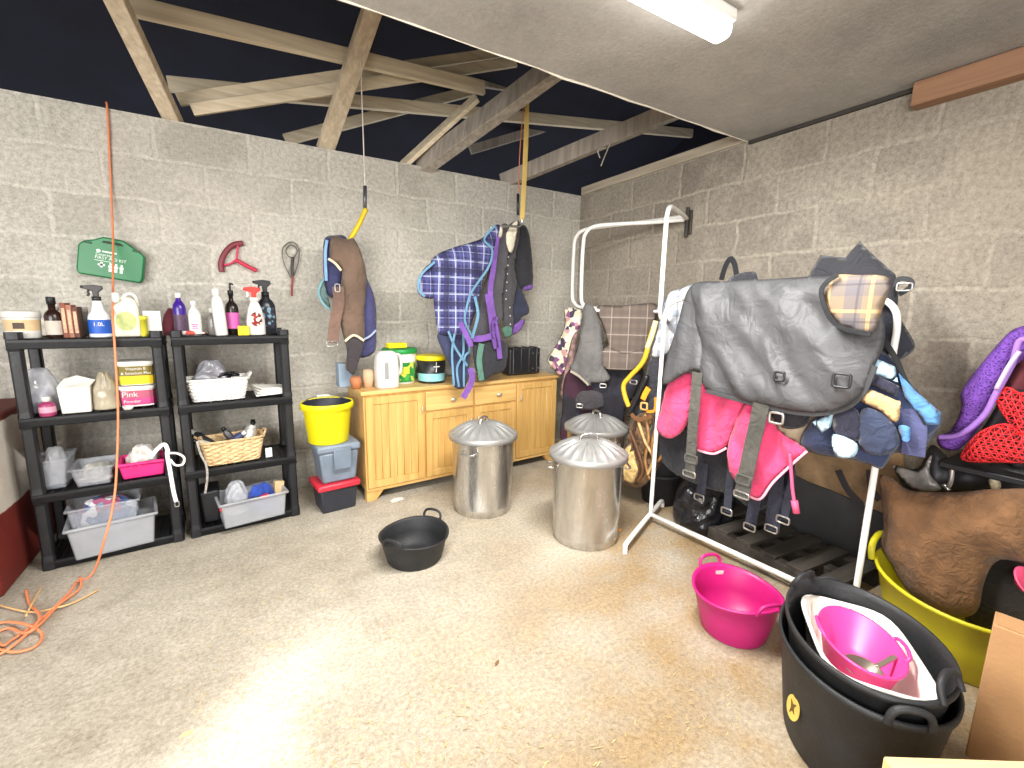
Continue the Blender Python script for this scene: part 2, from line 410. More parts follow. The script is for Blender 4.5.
# mezzanine slab overhead, open to the roof beyond its edge
def slab_mat():
    m, nt, b = new_mat('painted_slab'); L = nt.links
    tc = N(nt, 'ShaderNodeTexCoord'); n1 = N(nt, 'ShaderNodeTexNoise', Scale=1.4, Detail=8.0, Roughness=.65); L.new(tc.outputs['Object'], n1.inputs['Vector'])
    n2 = N(nt, 'ShaderNodeTexNoise', Scale=40.0, Detail=6.0, Roughness=.8); L.new(tc.outputs['Object'], n2.inputs['Vector'])
    c = mixc(nt, ramp(nt, n1.outputs[0], .35, .7), rgb((190, 188, 184)), rgb((152, 151, 148)))
    c = mixc(nt, .5, c, ramp(nt, n2.outputs[0], .35, .6, (.7, .69, .67, 1)), 'MULTIPLY')
    L.new(c, b.inputs['Base Color']); b.inputs['Roughness'].default_value = .9; bump(nt, b, n2.outputs[0], .4); return m
bm = B(); box(bm, -9, .22, -7.5, -1.77, H, H+.2); o = obj('ceiling', bm, slab_mat()); o['kind'] = 'structure'
bm = B()
vs = [bm.verts.new((-9+i*(9.1)/60, -1.765+random.uniform(-.006, .006), H-.003+random.uniform(-.005, .004))) for i in range(61)]
ws = [bm.verts.new((v.co.x, -1.78, H+.03)) for v in vs]
for i in range(60): bm.faces.new((vs[i], vs[i+1], ws[i+1], ws[i]))
o = obj('trim_1', bm, M((222, 216, 200), .8, 0, .1), solid=.012); o['kind'] = 'structure'
# dark roof lining
ROOF = M((20, 21, 38), .8, 0, .35, 3)
bm = B()
q = [bm.verts.new(p) for p in ((-10, 3.2, 2.2), (2, 3.2, 2.2), (2, -2.6, 5.2), (-10, -2.6, 5.2), (-10, 3.2, 0), (2, 3.2, 0), (-10, -2.6, 2.7), (2, -2.6, 2.7))]
for f in ((0, 1, 2, 3), (0, 4, 5, 1), (3, 2, 7, 6), (1, 5, 7, 2), (0, 3, 6, 4)): bm.faces.new([q[i] for i in f])
o = obj('roof', bm, ROOF); o['kind'] = 'structure'
# timbers of the roof
TIMB = wood((186, 168, 142), (226, 210, 184), 2, 1, .7); TIML = wood((206, 188, 158), (240, 226, 198), 0, 1, .7); TIMD = wood((138, 130, 120), (180, 170, 158), 2, 1, .8)
def beam(name, p, y0, q, y1, w, h, mat, label, ext=0, twist=0):
    a, b_ = at_y(p[0], p[1], y0), at_y(q[0], q[1], y1); b_ = b_+(b_-a)*ext
    c = (a+b_)/2; bm = B(); bar(bm, a-c, b_-c, w, h, twist)
    o = obj(name, bm, mat, None, bev=.004, seg=1, loc=c); return tag(o, label, 'beam', 'roof timbers')
beam('timber_brace', (174, 122), .06, (116, 0), -.55, .105, .05, TIMB, 'timber brace rising from the back wall, leftmost of the roof timbers', .3, .25)
beam('timber_brace', (325, 150), .06, (375, 2), -.5, .12, .05, TIMB, 'steep timber brace with a pink hook carrying the thin white cord', .2, .1)
beam('timber_joist', (420, 168), .08, (552, 70), -1.0, .09, .15, TIMD, 'thick grey timber joist with a pink hook carrying the yellow strap', .5, .2)
beam('timber_joist', (502, 182), .1, (668, 113), -1.1, .07, .13, TIMD, 'grey timber joist nearest the right wall, with loose strings dangling', .5)
beam('timber_tie', (118, 3), -.22, (440, 78), -.22, .045, .10, TIML, 'pale timber tie crossing high above the other roof timbers', .2)
beam('timber_tie', (168, 84), .55, (728, 137), .3, .045, .10, TIML, 'long pale level timber tie running the length of the roof opening')
beam('loose_plank', (178, 100), .12, (516, 50), -.1, .03, .075, TIML, 'upper of two loose planks laid across the roof timbers')
beam('loose_plank', (192, 110), .06, (516, 62), -.16, .03, .075, TIML, 'lower of two loose planks laid across the roof timbers')
beam('timber_strut', (285, 140), .8, (505, 82), .6, .04, .09, TIML, 'slanting pale strut behind the long level timber tie')
beam('timber_strut', (470, 150), .9, (645, 98), .7, .04, .09, TIMD, 'slanting strut far back between the two grey joists')
beam('timber_strut', (345, 0), .9, (470, 55), .9, .05, .12, TIMD, 'dim timber strut high up close under the slab edge', .1)
beam('timber_strut', (402, 166), .1, (470, 104), -.35, .035, .1, TIML, 'pale strut leaning against the thick grey joist', .1, .6)
beam('timber_strut', (462, 80), .5, (575, 96), .5, .04, .08, TIMD, 'short dim level timber behind the thick grey joist')
bm = B(); box(bm, -.015, .2, -1.76, -.02, H+.002, H+.075); o = obj('trim_2', bm, wood((170, 158, 140), (206, 194, 174), 1, 1, .8), bev=.004); o['kind'] = 'structure'
bm = B(); box(bm, -.022, -.001, -2.67, -1.78, H-.022, H-.001); o = obj('gap_shade', bm, M((58, 54, 50), .9)); o['kind'] = 'structure'  # dark strip standing in for the shaded gap between slab and wall
bm = B(); box(bm, -.09, -.003, -5.5, -2.675, H-.115, H-.004); tag(obj('wall_beam', bm, wood((128, 92, 68), (158, 120, 92), 1, 1, .7), bev=.004), 'reddish brown timber beam under the slab on the right wall', 'beam')

# left stub of painted wall
RED = M((112, 34, 28), .6, 0, .25, 5); 
def stub_mat():
    m, nt, b = new_mat('white_over_red_paint'); L = nt.links
    tc = N(nt, 'ShaderNodeTexCoord'); sp = N(nt, 'ShaderNodeSeparateXYZ'); L.new(tc.outputs['Object'], sp.inputs[0])
    nz = N(nt, 'ShaderNodeTexNoise', Scale=6.0, Detail=6.0); L.new(tc.outputs['Object'], nz.inputs['Vector'])
    a = N(nt, 'ShaderNodeMath', operation='MULTIPLY_ADD'); a.inputs[1].default_value = .03; L.new(nz.outputs[0], a.inputs[0]); L.new(sp.outputs[2], a.inputs[2])
    c = mixc(nt, ramp(nt, a.outputs[0], .395, .4), rgb((118, 36, 28)), rgb((222, 214, 202)))
    c = mixc(nt, ramp(nt, a.outputs[0], .835, .84), c, rgb((108, 40, 30)))
    c = mixc(nt, .5, c, ramp(nt, nz.outputs[0], .3, .6, (.6, .55, .5, 1)), 'MULTIPLY')
    L.new(c, b.inputs['Base Color']); b.inputs['Roughness'].default_value = .7; return m
STUB = stub_mat()
bm = B(); box(bm, -4.6, -4.115, -.8, -.03, 0, .86); box(bm, -4.6, -4.17, -1.12, -.8, 0, .92)
o = obj('wall_left', bm, STUB, bev=.012); o['kind'] = 'structure'
bm = B(); tube(bm, [(-4.37, -.04, .9), (-4.37, -.04, 1.35), (-4.385, -.04, 1.78)], .022, 10); tag(obj('red_pipe', bm, RED, smooth=True), 'dark red pipe running up the back wall beside the painted stub wall', 'pipe')

# ================================================================== lights
t = thing('strip_light', 'lit white fluorescent batten under the grey slab', 'light', (-2.08, -2.49, H))
bm = B(); box(bm, -.76, .76, -.05, .05, -.045, -.001); obj('housing', bm, WHITEM, t, bev=.006)
bm = B(); lathe(bm, [(.036, -.75), (.04, -.745), (.04, .745), (.036, .75)], 20, e=3, sx=.8); bmesh.ops.rotate(bm, verts=bm.verts, cent=(0, 0, 0), matrix=Matrix.Rotation(PI/2, 3, 'Y'))
bmesh.ops.translate(bm, verts=bm.verts, vec=(0, 0, -.065)); obj('diffuser', bm, emis((255, 252, 244), 9), t, smooth=True)
def area(name, loc, rot, sx, sy, power, col=(1, 1, 1), spread=PI):
    l = bpy.data.lights.new(name, 'AREA'); l.shape = 'RECTANGLE'; l.size = sx; l.size_y = sy; l.energy = power; l.color = col; l.spread = spread
    o = bpy.data.objects.new(name, l); COL.objects.link(o); o.location = loc; o.rotation_euler = rot; return o
area('tube_glow', (-2.08, -2.49, H-.16), (0, 0, 0), 1.45, .1, 66, (1, .985, .955))
# soft fill lamp added unseen behind the camera to lift the back wall
_l = area('back_wall_fill', (-5.8, -5.7, 1.9), (0, 0, 0), 3.6, 2.2, 190, (1, .985, .965))
area('rear_fill', (-4.6, -4.6, H-.14), (0, 0, 0), 1.4, .12, 28, (1, .985, .955))  # added overhead fill lamp, unseen behind the camera, with no fitting
def aim(o, p): o.rotation_euler = (Vector(p)-Vector(o.location)).to_track_quat('-Z', 'Y').to_euler()
aim(_l, (-2.6, 0, 1.3))
w = bpy.data.worlds.new('world'); scn.world = w; w.use_nodes = True
w.node_tree.nodes['Background'].inputs[0].default_value = (.95, .97, 1, 1); w.node_tree.nodes['Background'].inputs[1].default_value = .5
scn.view_settings.view_transform = 'Standard'; scn.view_settings.exposure = 1.05

# ================================================================== shelves
RZ = math.radians(3.6)
TOPS = (.05, .425, .835, 1.235)
def shelf_unit(loc, label):
    t = thing('shelf_unit', label, 'shelf', loc, RZ, 'black plastic shelving')
    for z in TOPS:
        bm = B(); box(bm, -.305, .305, -.18, .18, z-.05, z-.012)
        for x0, x1, y0, y1 in ((-.305, .305, -.18, -.168), (-.305, .305, .168, .18), (-.305, -.293, -.168, .168), (.293, .305, -.168, .168)): box(bm, x0, x1, y0, y1, z-.05, z)
        for i in range(13): box(bm, -.29+i*.0465, -.275+i*.0465, -.168, .168, z-.012, z-.004)
        obj('shelf_board', bm, BLACKP, t, bev=.004, seg=1)
    for sx in (-1, 1):
        for sy in (-1, 1):
            bm = B(); cx, cy = sx*.278, sy*.153
            for a, b_ in zip((0,)+TOPS, TOPS+(1.27,)):
                lathe(bm, [(.030, a), (.026, a+.03), (.026, max(b_-.06, a+.005)), (.031, max(b_-.045, a+.01))], 16, (cx, cy, 0), 5) if b_-a > .08 else lathe(bm, [(.031, a), (.03, b_)], 16, (cx, cy, 0), 5)
            obj('post', bm, BLACKP, t)
    return t
SL = (-3.738, -.405, 0); SR = (-3.092, -.362, 0)
shelf_unit(SL, 'black plastic four-tier shelf unit in the left corner, holding tubs and spray bottles')
shelf_unit(SR, 'black plastic four-tier shelf unit with the two wicker baskets')
def sy_(x, off=0): return -.47+(x+3.4)*.063+off      # y of a line running just behind the shelf fronts

def spot(px0, px1, pyt, y, zb):
    """x centre, width and height of a thing that stands at depth y on a board at zb"""
    a, b_ = at_y(px0, pyt, y), at_y(px1, pyt, y); m = at_y((px0+px1)/2, pyt, y)
    return (a.x+b_.x)/2, (b_.x-a.x)*.93, m.z-zb
def put(name, label, cat, px0, px1, pyt, off, zb, group=None, rz=RZ):
    x = at_y((px0+px1)/2, pyt, -.45).x; y = sy_(x, off); x, w_, h_ = spot(px0, px1, pyt, y, zb)
    return thing(name, label, cat, (x, y, zb+.001), rz, group), w_, h_

def bottle(t, w_, h_, mat, capmat, neck=.72, cap_h=.12, r2=.3, label=None, lz=(.15, .6), e=2, flat=1, capname='cap', labname='label'):
    r = w_/2; n0 = h_*neck
    bm = B(); lathe(bm, [(r*.92, 0), (r, .006), (r, n0*.8), (r*.85, n0*.92), (r*r2*1.4, n0*1.0), (r*r2, n0*1.05), (r*r2, h_-h_*cap_h)], 24, e=e, sy=flat)
    obj('body', bm, mat, t, smooth=True) if e == 2 else obj('body', bm, mat, t, smooth=True)
    bm = B(); lathe(bm, [(r*r2*1.25, h_*(1-cap_h)-.004), (r*r2*1.25, h_-.003), (r*r2*1.1, h_)], 18); obj(capname, bm, capmat, t, smooth=True)
    if label:
        bm = B(); lathe(bm, [(r*1.015, h_*lz[0]), (r*1.015, h_*lz[1])], 24, e=e, sy=flat, cap0=False, cap1=False); obj(labname, bm, label, t, smooth=True)
def trigger(t, h_, r, mat, mat2=None, s=1):
    """spray head on a bottle top, nozzle to the left"""
    bm = B(); lathe(bm, [(r*.42, h_*.70), (r*.42, h_*.78)], 16); obj('collar', bm, mat2 or mat, t, smooth=True)
    bm = B(); prism(bm, [(-.055*s, h_*.93), (-.05*s, h_*.98), (-.01*s, h_), (.03*s, h_*.985), (.034*s, h_*.93), (.012*s, h_*.86), (.012*s, h_*.77), (-.012*s, h_*.77), (-.014*s, h_*.88)], -.011, .011); obj('spray_head', bm, mat, t, bev=.003)
    bm = B(); tube(bm, [(-.022*s, 0, h_*.93), (-.032*s, 0, h_*.87), (-.030*s, 0, h_*.82), (-.038*s, 0, h_*.79)], .0055, 8); obj('trigger', bm, mat2 or mat, t, smooth=True)
    bm = B(); lathe(bm, [(.007, -.06*s), (.009, -.05*s)], 10, ); bmesh.ops.rotate(bm, verts=bm.verts, cent=(0, 0, 0), matrix=Matrix.Rotation(PI/2, 3, 'Y')); bmesh.ops.translate(bm, verts=bm.verts, vec=(-.002, 0, h_*.955)); obj('nozzle', bm, mat2 or mat, t, smooth=True)

Z4, Z3, Z2, Z1 = 1.235, .835, .425, .05
# --- left shelf, top
t, w_, h_ = put('round_tub', 'white lidded tub with a cream label, leftmost on the top shelf', 'tub', -1, 41, 311, .02, Z4); r = w_/2
bm = B(); lathe(bm, [(r*.86, 0), (r*.9, .004), (r*.97, h_*.78)], 32); obj('body', bm, WHITEP, t, smooth=True)
bm = B(); lathe(bm, [(r, h_*.76), (r*1.03, h_*.78), (r*1.03, h_*.95), (r*.98, h_), (r*.9, h_*.985)], 32); obj('lid', bm, WHITEP, t, smooth=True)
bm = B(); lathe(bm, [(r*.925, h_*.28), (r*.965, h_*.68)], 32, cap0=False, cap1=False); obj('label', bm, M((206, 180, 138), .6), t, smooth=True)
bm = B(); box(bm, -.02, .02, -r*.965, -r*.955, h_*.36, h_*.58); obj('label_panel', bm, M((70, 52, 38), .6), t)
t, w_, h_ = put('medicine_bottle', 'dark brown bottle with a black cap, beside the lidded white tub', 'bottle', 40, 60, 297, .0, Z4)
bottle(t, w_, h_, M((42, 26, 22), .25), BLACKP, .66, .16, .42, M((188, 180, 168), .6), (.08, .42))
t, w_, h_ = put('white_bottle', 'white squat bottle standing behind the dark brown bottle', 'bottle', 44, 62, 303, .15, Z4)
bottle(t, w_, h_, WHITEP, WHITEP, .7, .2, .5)
for i, (c, nm) in enumerate((((120, 62, 42), 'rust brown slim carton, nearest the dark brown bottle'), ((150, 96, 74), 'pinkish tan slim carton, middle of the three slim cartons'), ((86, 48, 36), 'dark brown slim carton, nearest the blue-labelled spray bottle'))):
    t, w_, h_ = put('slim_carton', nm, 'carton', 60+6*i, 66+6*i, 303+2*i, .01, Z4, 'slim cartons')
    bm = B(); box(bm, -w_/2, w_/2, -.03, .09, 0, h_); obj('sleeve', bm, M(c, .6, 0, .25, 30), t, bev=.002)
    bm = B(); box(bm, -w_*.3, w_*.3, -.0315, -.03, h_*.15, h_*.85); obj('spine_label', bm, M((206, 160, 130), .6, 0, .3, 60), t)
t, w_, h_ = put('small_tub', 'small white tub half hidden behind the blue-labelled spray bottle', 'tub', 75, 88, 307, .16, Z4)
bm = B(); lathe(bm, [(w_*.42, 0), (w_*.46, h_*.8), (w_*.5, h_*.8), (w_*.5, h_*.97), (w_*.46, h_)], 24); obj('body', bm, WHITEP, t, smooth=True)
t, w_, h_ = put('spray_bottle', 'white spray bottle with a blue label and black trigger', 'spray bottle', 82, 107, 285, .0, Z4); r = w_/2
bm = B(); lathe(bm, [(r*.94, 0), (r, .006), (r, h_*.34), (r*.93, h_*.42), (r*.6, h_*.5), (r*.42, h_*.66), (r*.4, h_*.74)], 28, sy=.75); obj('body', bm, M((224, 228, 232), .35), t, smooth=True)
bm = B(); lathe(bm, [(r*1.01, h_*.07), (r*1.01, h_*.34)], 28, sy=.75, cap0=False, cap1=False); obj('label', bm, M((26, 84, 178), .5, 0, .05), t, smooth=True)
text('1.0L', .028, (0, -r*.77, h_*.25), LABELW, t); trigger(t, h_, r, M((40, 36, 36), .4), None, .95)
t, w_, h_ = put('jug_bottle', 'translucent jug with a handle and pale green label', 'bottle', 109, 138, 293, .01, Z4); r = w_/2
bm = B(); prism(bm, [(-r, 0), (r, 0), (r, h_*.62), (r*.9, h_*.8), (r*.55, h_*.9), (-.1*r, h_*.9), (-r*.25, h_*.8), (-r*.75, h_*.72), (-r, h_*.6)], -.035, .05); obj('body', bm, M((226, 222, 200), .3, 0, .05, 9, 0, 60, .86), t, bev=.01)
bm = B(); tube(bm, [(-r*.2, 0, h_*.84), (r*.2, 0, h_*.97), (r*.75, 0, h_*.95), (r*.95, 0, h_*.7)], .009, 8); obj('handle', bm, WHITEP, t, smooth=True)
bm = B(); lathe(bm, [(.018, h_*.78), (.018, h_)], 16, (-r*.62, 0, 0)); obj('cap', bm, WHITEP, t, smooth=True)
bm = B(); lathe(bm, [(r*.78, 0), (r*.78, .003)], 28, sy=1.15); bmesh.ops.rotate(bm, verts=bm.verts, cent=(0, 0, 0), matrix=Matrix.Rotation(PI/2, 3, 'X')); bmesh.ops.translate(bm, verts=bm.verts, vec=(0, -.0355, h_*.36)); obj('label', bm, M((176, 186, 120), .6, 0, .2, 40), t)
t, w_, h_ = put('brown_bottle', 'brown flat bottle squeezed between the jug and the yellow pot', 'bottle', 127, 139, 300, .12, Z4)
bottle(t, w_, h_, M((122, 70, 40), .35), M((122, 70, 40), .4), .8, .1, .4)
t, w_, h_ = put('yellow_pot', 'small yellow-green pot beside the jug', 'pot', 137, 147, 316, .0, Z4)
bm = B(); lathe(bm, [(w_*.45, 0), (w_*.5, .005), (w_*.5, h_*.8), (w_*.55, h_*.8), (w_*.55, h_)], 20); obj('body', bm, M((206, 200, 60), .5), t, smooth=True)
t, w_, h_ = put('white_carton', 'white carton with a black corner flash, end of the left top shelf', 'box', 142, 161, 311, .05, Z4)
bm = B(); box(bm, -w_/2, w_/2, -.03, .05, 0, h_); obj('carton', bm, LABELW, t, bev=.002)
bm = B(); box(bm, w_*.0, w_*.4, -.0312, -.03, h_*.1, h_*.22); obj('print', bm, BLACKP, t)
# --- right shelf, top
t, w_, h_ = put('maroon_pouch', 'dark maroon pouch slumped behind the purple bottle', 'pouch', 158, 173, 308, .08, Z4)
bm = B(); lathe(bm, [(w_*.5, 0), (w_*.55, h_*.25), (w_*.45, h_*.7), (w_*.2, h_)], 16, e=3, sy=.8); bmesh.ops.rotate(bm, verts=bm.verts, cent=(0, 0, 0), matrix=Matrix.Rotation(.15, 3, 'Y')); obj('pouch', bm, fabric((92, 24, 40)), t, smooth=True)
t, w_, h_ = put('shampoo_bottle', 'deep purple bottle with a white cap', 'bottle', 170, 185, 293, .0, Z4)
bottle(t, w_, h_, M((58, 28, 130), .25), WHITEP, .8, .1, .38, M((72, 50, 74), .5, 0, .4, 50), (.1, .5))
t, w_, h_ = put('lotion_bottle', 'white round-shouldered bottle with pink print', 'bottle', 185, 200, 301, .02, Z4)
bottle(t, w_, h_, WHITEP, WHITEP, .78, .13, .36, LABELW, (.1, .62))
for dz, wd in ((.32, .5), (.27, .35), (.22, .42)):
    bm = B(); box(bm, -w_*wd/2, w_*wd/2, -w_*.525, -w_*.51, h_*dz-.003, h_*dz+.003); obj('print', bm, M((226, 70, 140), .6), t)
t, w_, h_ = put('ointment_tube', 'flat white and red tube lying at the front of the shelf', 'tube', 170, 207, 325, -.02, Z4)
bm = B()
rows = [(-w_*.5, .012, .012), (-w_*.42, .016, .014), (-w_*.36, .024, .016), (w_*.1, .026, .014), (w_*.42, .03, .005), (w_*.5, .031, .002)]
rr = []
for x, ry, rz_ in rows: rr.append([bm.verts.new((x, ry*math.cos(a*PI/6), .017+rz_*math.sin(a*PI/6))) for a in range(12)])
for a, b_ in zip(rr, rr[1:]):
    for k in range(12): bm.faces.new((a[k], a[(k+1) % 12], b_[(k+1) % 12], b_[k]))
bm.faces.new(rr[0]); bm.faces.new(rr[-1][::-1]); obj('tube_body', bm, patch_mat([(228, 224, 220), (200, 80, 70), (225, 220, 215), (120, 112, 110)], 22), t, smooth=True)
t, w_, h_ = put('clear_bottle', 'small clear bottle with a white cap beside the tall white bottle', 'bottle', 205, 217, 308, .06, Z4)
bottle(t, w_, h_, M((140, 136, 132), .15, 0, .1, 9, 0, 60, .75), WHITEP, .75, .15, .4)
t, w_, h_ = put('tall_bottle', 'tall plain white bottle leaning slightly to the left', 'bottle', 211, 225, 289, .0, Z4)
bottle(t, w_, h_, WHITEP, WHITEP, .82, .14, .5, e=3); t.rotation_euler = (0, math.radians(-3), RZ)
t, w_, h_ = put('pump_bottle', 'black bottle with a pink label and pump top', 'bottle', 222, 237, 283, .07, Z4); r = w_/2
bottle(t, w_, h_*.86, M((34, 26, 24), .25), BLACKP, .74, .1, .34, M((206, 96, 170), .5, 0, .15), (.14, .5))
bm = B(); tube(bm, [(0, 0, h_*.84), (0, 0, h_*.97), (.005, 0, h_*.985), (.018, 0, h_*.965)], .006, 8); obj('pump', bm, BLACKP, t, smooth=True)
t, w_, h_ = put('yellow_carton', 'small yellow carton lying at the front of the top shelf', 'box', 237, 249, 326, -.02, Z4)
bm = B(); box(bm, -w_/2, w_/2, -.02, .02, 0, max(h_, .03)); obj('carton', bm, M((232, 210, 30), .5), t, bev=.002)
t, w_, h_ = put('spray_bottle', 'white spray bottle with a bright red trigger head', 'spray bottle', 240, 266, 287, .01, Z4); r = w_/2*.8
bm = B(); lathe(bm, [(r*.95, 0), (r, .006), (r*.98, h_*.3), (r*.72, h_*.55), (r*.42, h_*.68), (r*.38, h_*.74)], 28, sy=.7); obj('body', bm, WHITEP, t, smooth=True)
bm = B(); lathe(bm, [(r*.62, 0), (r*.62, .003)], 24, sy=1.35); bmesh.ops.rotate(bm, verts=bm.verts, cent=(0, 0, 0), matrix=Matrix.Rotation(PI/2-.1, 3, 'X')); bmesh.ops.translate(bm, verts=bm.verts, vec=(0, -r*.7, h_*.33)); obj('label', bm, patch_mat([(130, 40, 36), (60, 30, 30), (236, 226, 214), (150, 60, 50)], 60), t)
trigger(t, h_, r*1.2, M((222, 44, 34), .4), WHITEP, 1.1)
t, w_, h_ = put('spray_bottle', 'black spray bottle at the right end of the top shelf', 'spray bottle', 252, 276, 280, .1, Z4); r = w_/2*.85
bm = B(); lathe(bm, [(r*.95, 0), (r, .006), (r, h_*.52), (r*.8, h_*.6), (r*.45, h_*.66), (r*.4, h_*.74)], 28, sy=.75); obj('body', bm, M((32, 34, 40), .3), t, smooth=True)
bm = B(); lathe(bm, [(r*1.01, h_*.12), (r*1.01, h_*.5)], 28, sy=.75, cap0=False, cap1=False); obj('label', bm, patch_mat([(36, 38, 46), (40, 44, 52), (120, 150, 170), (52, 56, 64)], 50), t, smooth=True)
trigger(t, h_, r, BLACKP, None, 1.1)

# --- bags, cartons and tubs on the second tier
def lump(name, mat, t, w_, d_, h_, seed=1, amp=.22, top=.55, e=2.6, zz=0, sub=1, fs=9, ridge=1):
    """a crumpled bag-like body standing at the thing's origin"""
    bm = B(); n, m = 34, 18
    rings = []
    for j in range(m+1):
        v = j/m; r = (1-.12*v) if v < .5 else (1-.12*v)*(1-(1-top)*((v-.5)/.5)**1.5)
        ring = []
        for k in range(n):
            a = 2*PI*k/n; x, y = sup(a, e)
            q = noise.noise(Vector((math.cos(a)*1.6*fs/9, math.sin(a)*1.6*fs/9, v*2.4*fs/9+seed*5)))
            q2 = noise.noise(Vector((math.cos(a)*4*fs/9, math.sin(a)*4*fs/9, v*6*fs/9+seed*9)))
            f = 1+amp*(1-abs(q)*2.4 if ridge else q)*.5+amp*.5*q2
            ring.append(bm.verts.new((x*r*f*w_/2, y*r*f*d_/2, zz+h_*(v+(.10*q+.08*q2 if v > .6 else 0)))))
        rings.append(ring)
    for a, b_ in zip(rings, rings[1:]):
        for k in range(n): bm.faces.new((a[k], a[(k+1) % n], b_[(k+1) % n], b_[k]))
    bm.faces.new(rings[0][::-1])
    c = bm.verts.new(sum((v.co for v in rings[-1]), Vector())/n+Vector((0, 0, h_*.05)))
    for k in range(n): bm.faces.new((rings[-1][k], rings[-1][(k+1) % n], c))
    lo = min(v.co.z for v in bm.verts)
    return obj(name, bm, mat, t, smooth=True, sub=sub)
CLEARBAG = M((206, 208, 214), .18, 0, .25, 8, .3, 20, .62)
t, w_, h_ = put('clear_bag', 'crumpled clear plastic bag of bits, left end of the second tier', 'bag', 16, 60, 370, .09, Z3)
lump('bag', CLEARBAG, t, w_, .2, h_, 3); lump('contents', M((78, 84, 130), .7, 0, .4, 14), t, w_*.6, .11, h_*.5, 5, zz=.01)
t, w_, h_ = put('pink_bottle', 'small pink bottle with a white cap in front of the crumpled clear bag', 'bottle', 36, 55, 397, -.065, Z3)
bottle(t, w_, h_, M((150, 50, 96), .35), WHITEP, .72, .2, .4, M((206, 150, 170), .6), (.2, .5))
t, w_, h_ = put('paper_bag', 'white paper carton bag with a folded open top', 'bag', 56, 91, 376, -.01, Z3)
bm = B(); box(bm, -w_/2, w_/2, -.05, .05, 0, h_*.72, .006); obj('carton', bm, M((222, 218, 208), .6, 0, .06), t, bev=.004)
bm = B()
q = [bm.verts.new(p) for p in ((-w_/2, -.05, h_*.72), (w_/2, -.05, h_*.72), (w_/2+.02, -.01, h_*.86), (w_*.1, .0, h_), (-w_*.3, -.01, h_*.93), (-w_/2, .05, h_*.72), (w_/2, .05, h_*.72))]
for f in ((0, 1, 2, 3), (0, 3, 4), (0, 4, 5), (1, 6, 2), (5, 4, 3, 6), (6, 3, 2)): bm.faces.new([q[i] for i in f])
obj('folded_flap', bm, M((214, 210, 200), .6), t, solid=.003)
t, w_, h_ = put('beige_bag', 'cloudy beige plastic bag between the paper carton and the feed tubs', 'bag', 89, 117, 374, .0, Z3)
lump('bag', M((176, 166, 142), .25, 0, .25, 8, .3, 25, .9), t, w_, .12, h_, 8, .16, .4)
def labelled_tub(name, label, px0, px1, pyt, zb, off, parts):
    t, w_, h_ = put(name, label, 'tub', px0, px1, pyt, off, zb); hw = w_/2; d_ = .085
    bm = B(); lathe(bm, [(.9, 0), (.93, .004), (.98, h_*.86)], 36, e=6, sx=hw, sy=d_); obj('body', bm, WHITEP, t, bev=.003)
    bm = B(); lathe(bm, [(1.0, h_*.84), (1.05, h_*.86), (1.05, h_*.97), (1.0, h_), (.9, h_*.985)], 36, e=6, sx=hw, sy=d_); obj('lid', bm, WHITEP, t, bev=.002)
    for z0, z1, c in parts:
        s = .93+.05*(z0/.86); bm = B(); lathe(bm, [(.945+.05*z0, h_*z0), (.945+.05*z1, h_*z1)], 36, e=6, sx=hw, sy=d_, cap0=False, cap1=False); obj('label', bm, M(c, .55, 0, .15, 12), t)
    return t, w_, h_, d_
t, w_, h_, d_ = labelled_tub('feed_tub', 'white tub with a pink label, lower of the two stacked tubs', 118, 157, 384, Z3, .06, [(.08, .42, (206, 70, 130)), (.42, .78, (176, 84, 110))])
text('Pink', h_*.34, (-w_*.2, -d_*.985, h_*.6), LABELW, t); text('Powder', h_*.2, (-w_*.15, -d_*.965, h_*.27), LABELW, t)
zt = Z3+h_+.002
t, w_, h_, d_ = labelled_tub('feed_tub', 'white tub with an olive and yellow label, upper of the two stacked tubs', 116, 156, 360, zt, .06, [(.05, .4, (224, 196, 30)), (.4, .8, (120, 104, 40))])
text('Vitamin E', h_*.17, (0, -d_*1.0, h_*.69), LABELW, t); text('& Selenium Plus', h_*.15, (0, -d_*.99, h_*.51), LABELW, t)
bm = B(); tube(bm, [(w_*.52, 0, h_*.9), (w_*.56, -.05, h_*.5), (w_*.5, -.085, h_*.15)], .003, 6); obj('handle', bm, WHITEP, t, smooth=True)
t, w_, h_ = put('feed_scoop', 'white plastic scoop lying in front of the stacked tubs', 'scoop', 120, 156, 404, -.075, Z3)
bm = B(); lathe(bm, [(.02, 0), (.026, .02), (.024, .02), (.018, .003)], 20, (-.045, 0, 0), cap1=True); obj('bowl', bm, WHITEP, t, smooth=True)
bm = B(); bar(bm, (-.022, 0, .017), (.07, 0, .02), .012, .005); obj('handle', bm, WHITEP, t, bev=.001)

# --- open boxes and baskets
def open_box(t, w_, d_, h_, mat, tap=.02, th=.005, rim=.008, name='tub'):
    bm = B(); a = [(-w_/2, -d_/2), (w_/2, -d_/2), (w_/2, d_/2), (-w_/2, d_/2)]
    def ring(s, z, inset): 
        return [bm.verts.new((x*(1-2*inset/w_), y*(1-2*inset/d_), z)) for x, y in a]
    R = [ring(0, 0, tap), ring(0, h_-rim*1.5, .002), ring(0, h_-rim*1.5, -rim), ring(0, h_, -rim), ring(0, h_, th), ring(0, th, tap+th)]
    for p, q in zip(R, R[1:]):
        for k in range(4): bm.faces.new((p[k], p[(k+1) % 4], q[(k+1) % 4], q[k]))
    bm.faces.new(R[0][::-1]); bm.faces.new(R[-1])
    return obj(name, bm, mat, t, bev=.008)
CLR = M((186, 190, 198), .2, 0, .1, 6, .05, 20, .3)
CLR2 = M((184, 187, 192), .3, 0, .1, 6, .05, 20, .46)
t, w_, h_ = put('clear_tub', 'clear plastic tub with a loose bag in it, left end of the third tier', 'tub', 36, 72, 452, .06, Z2)
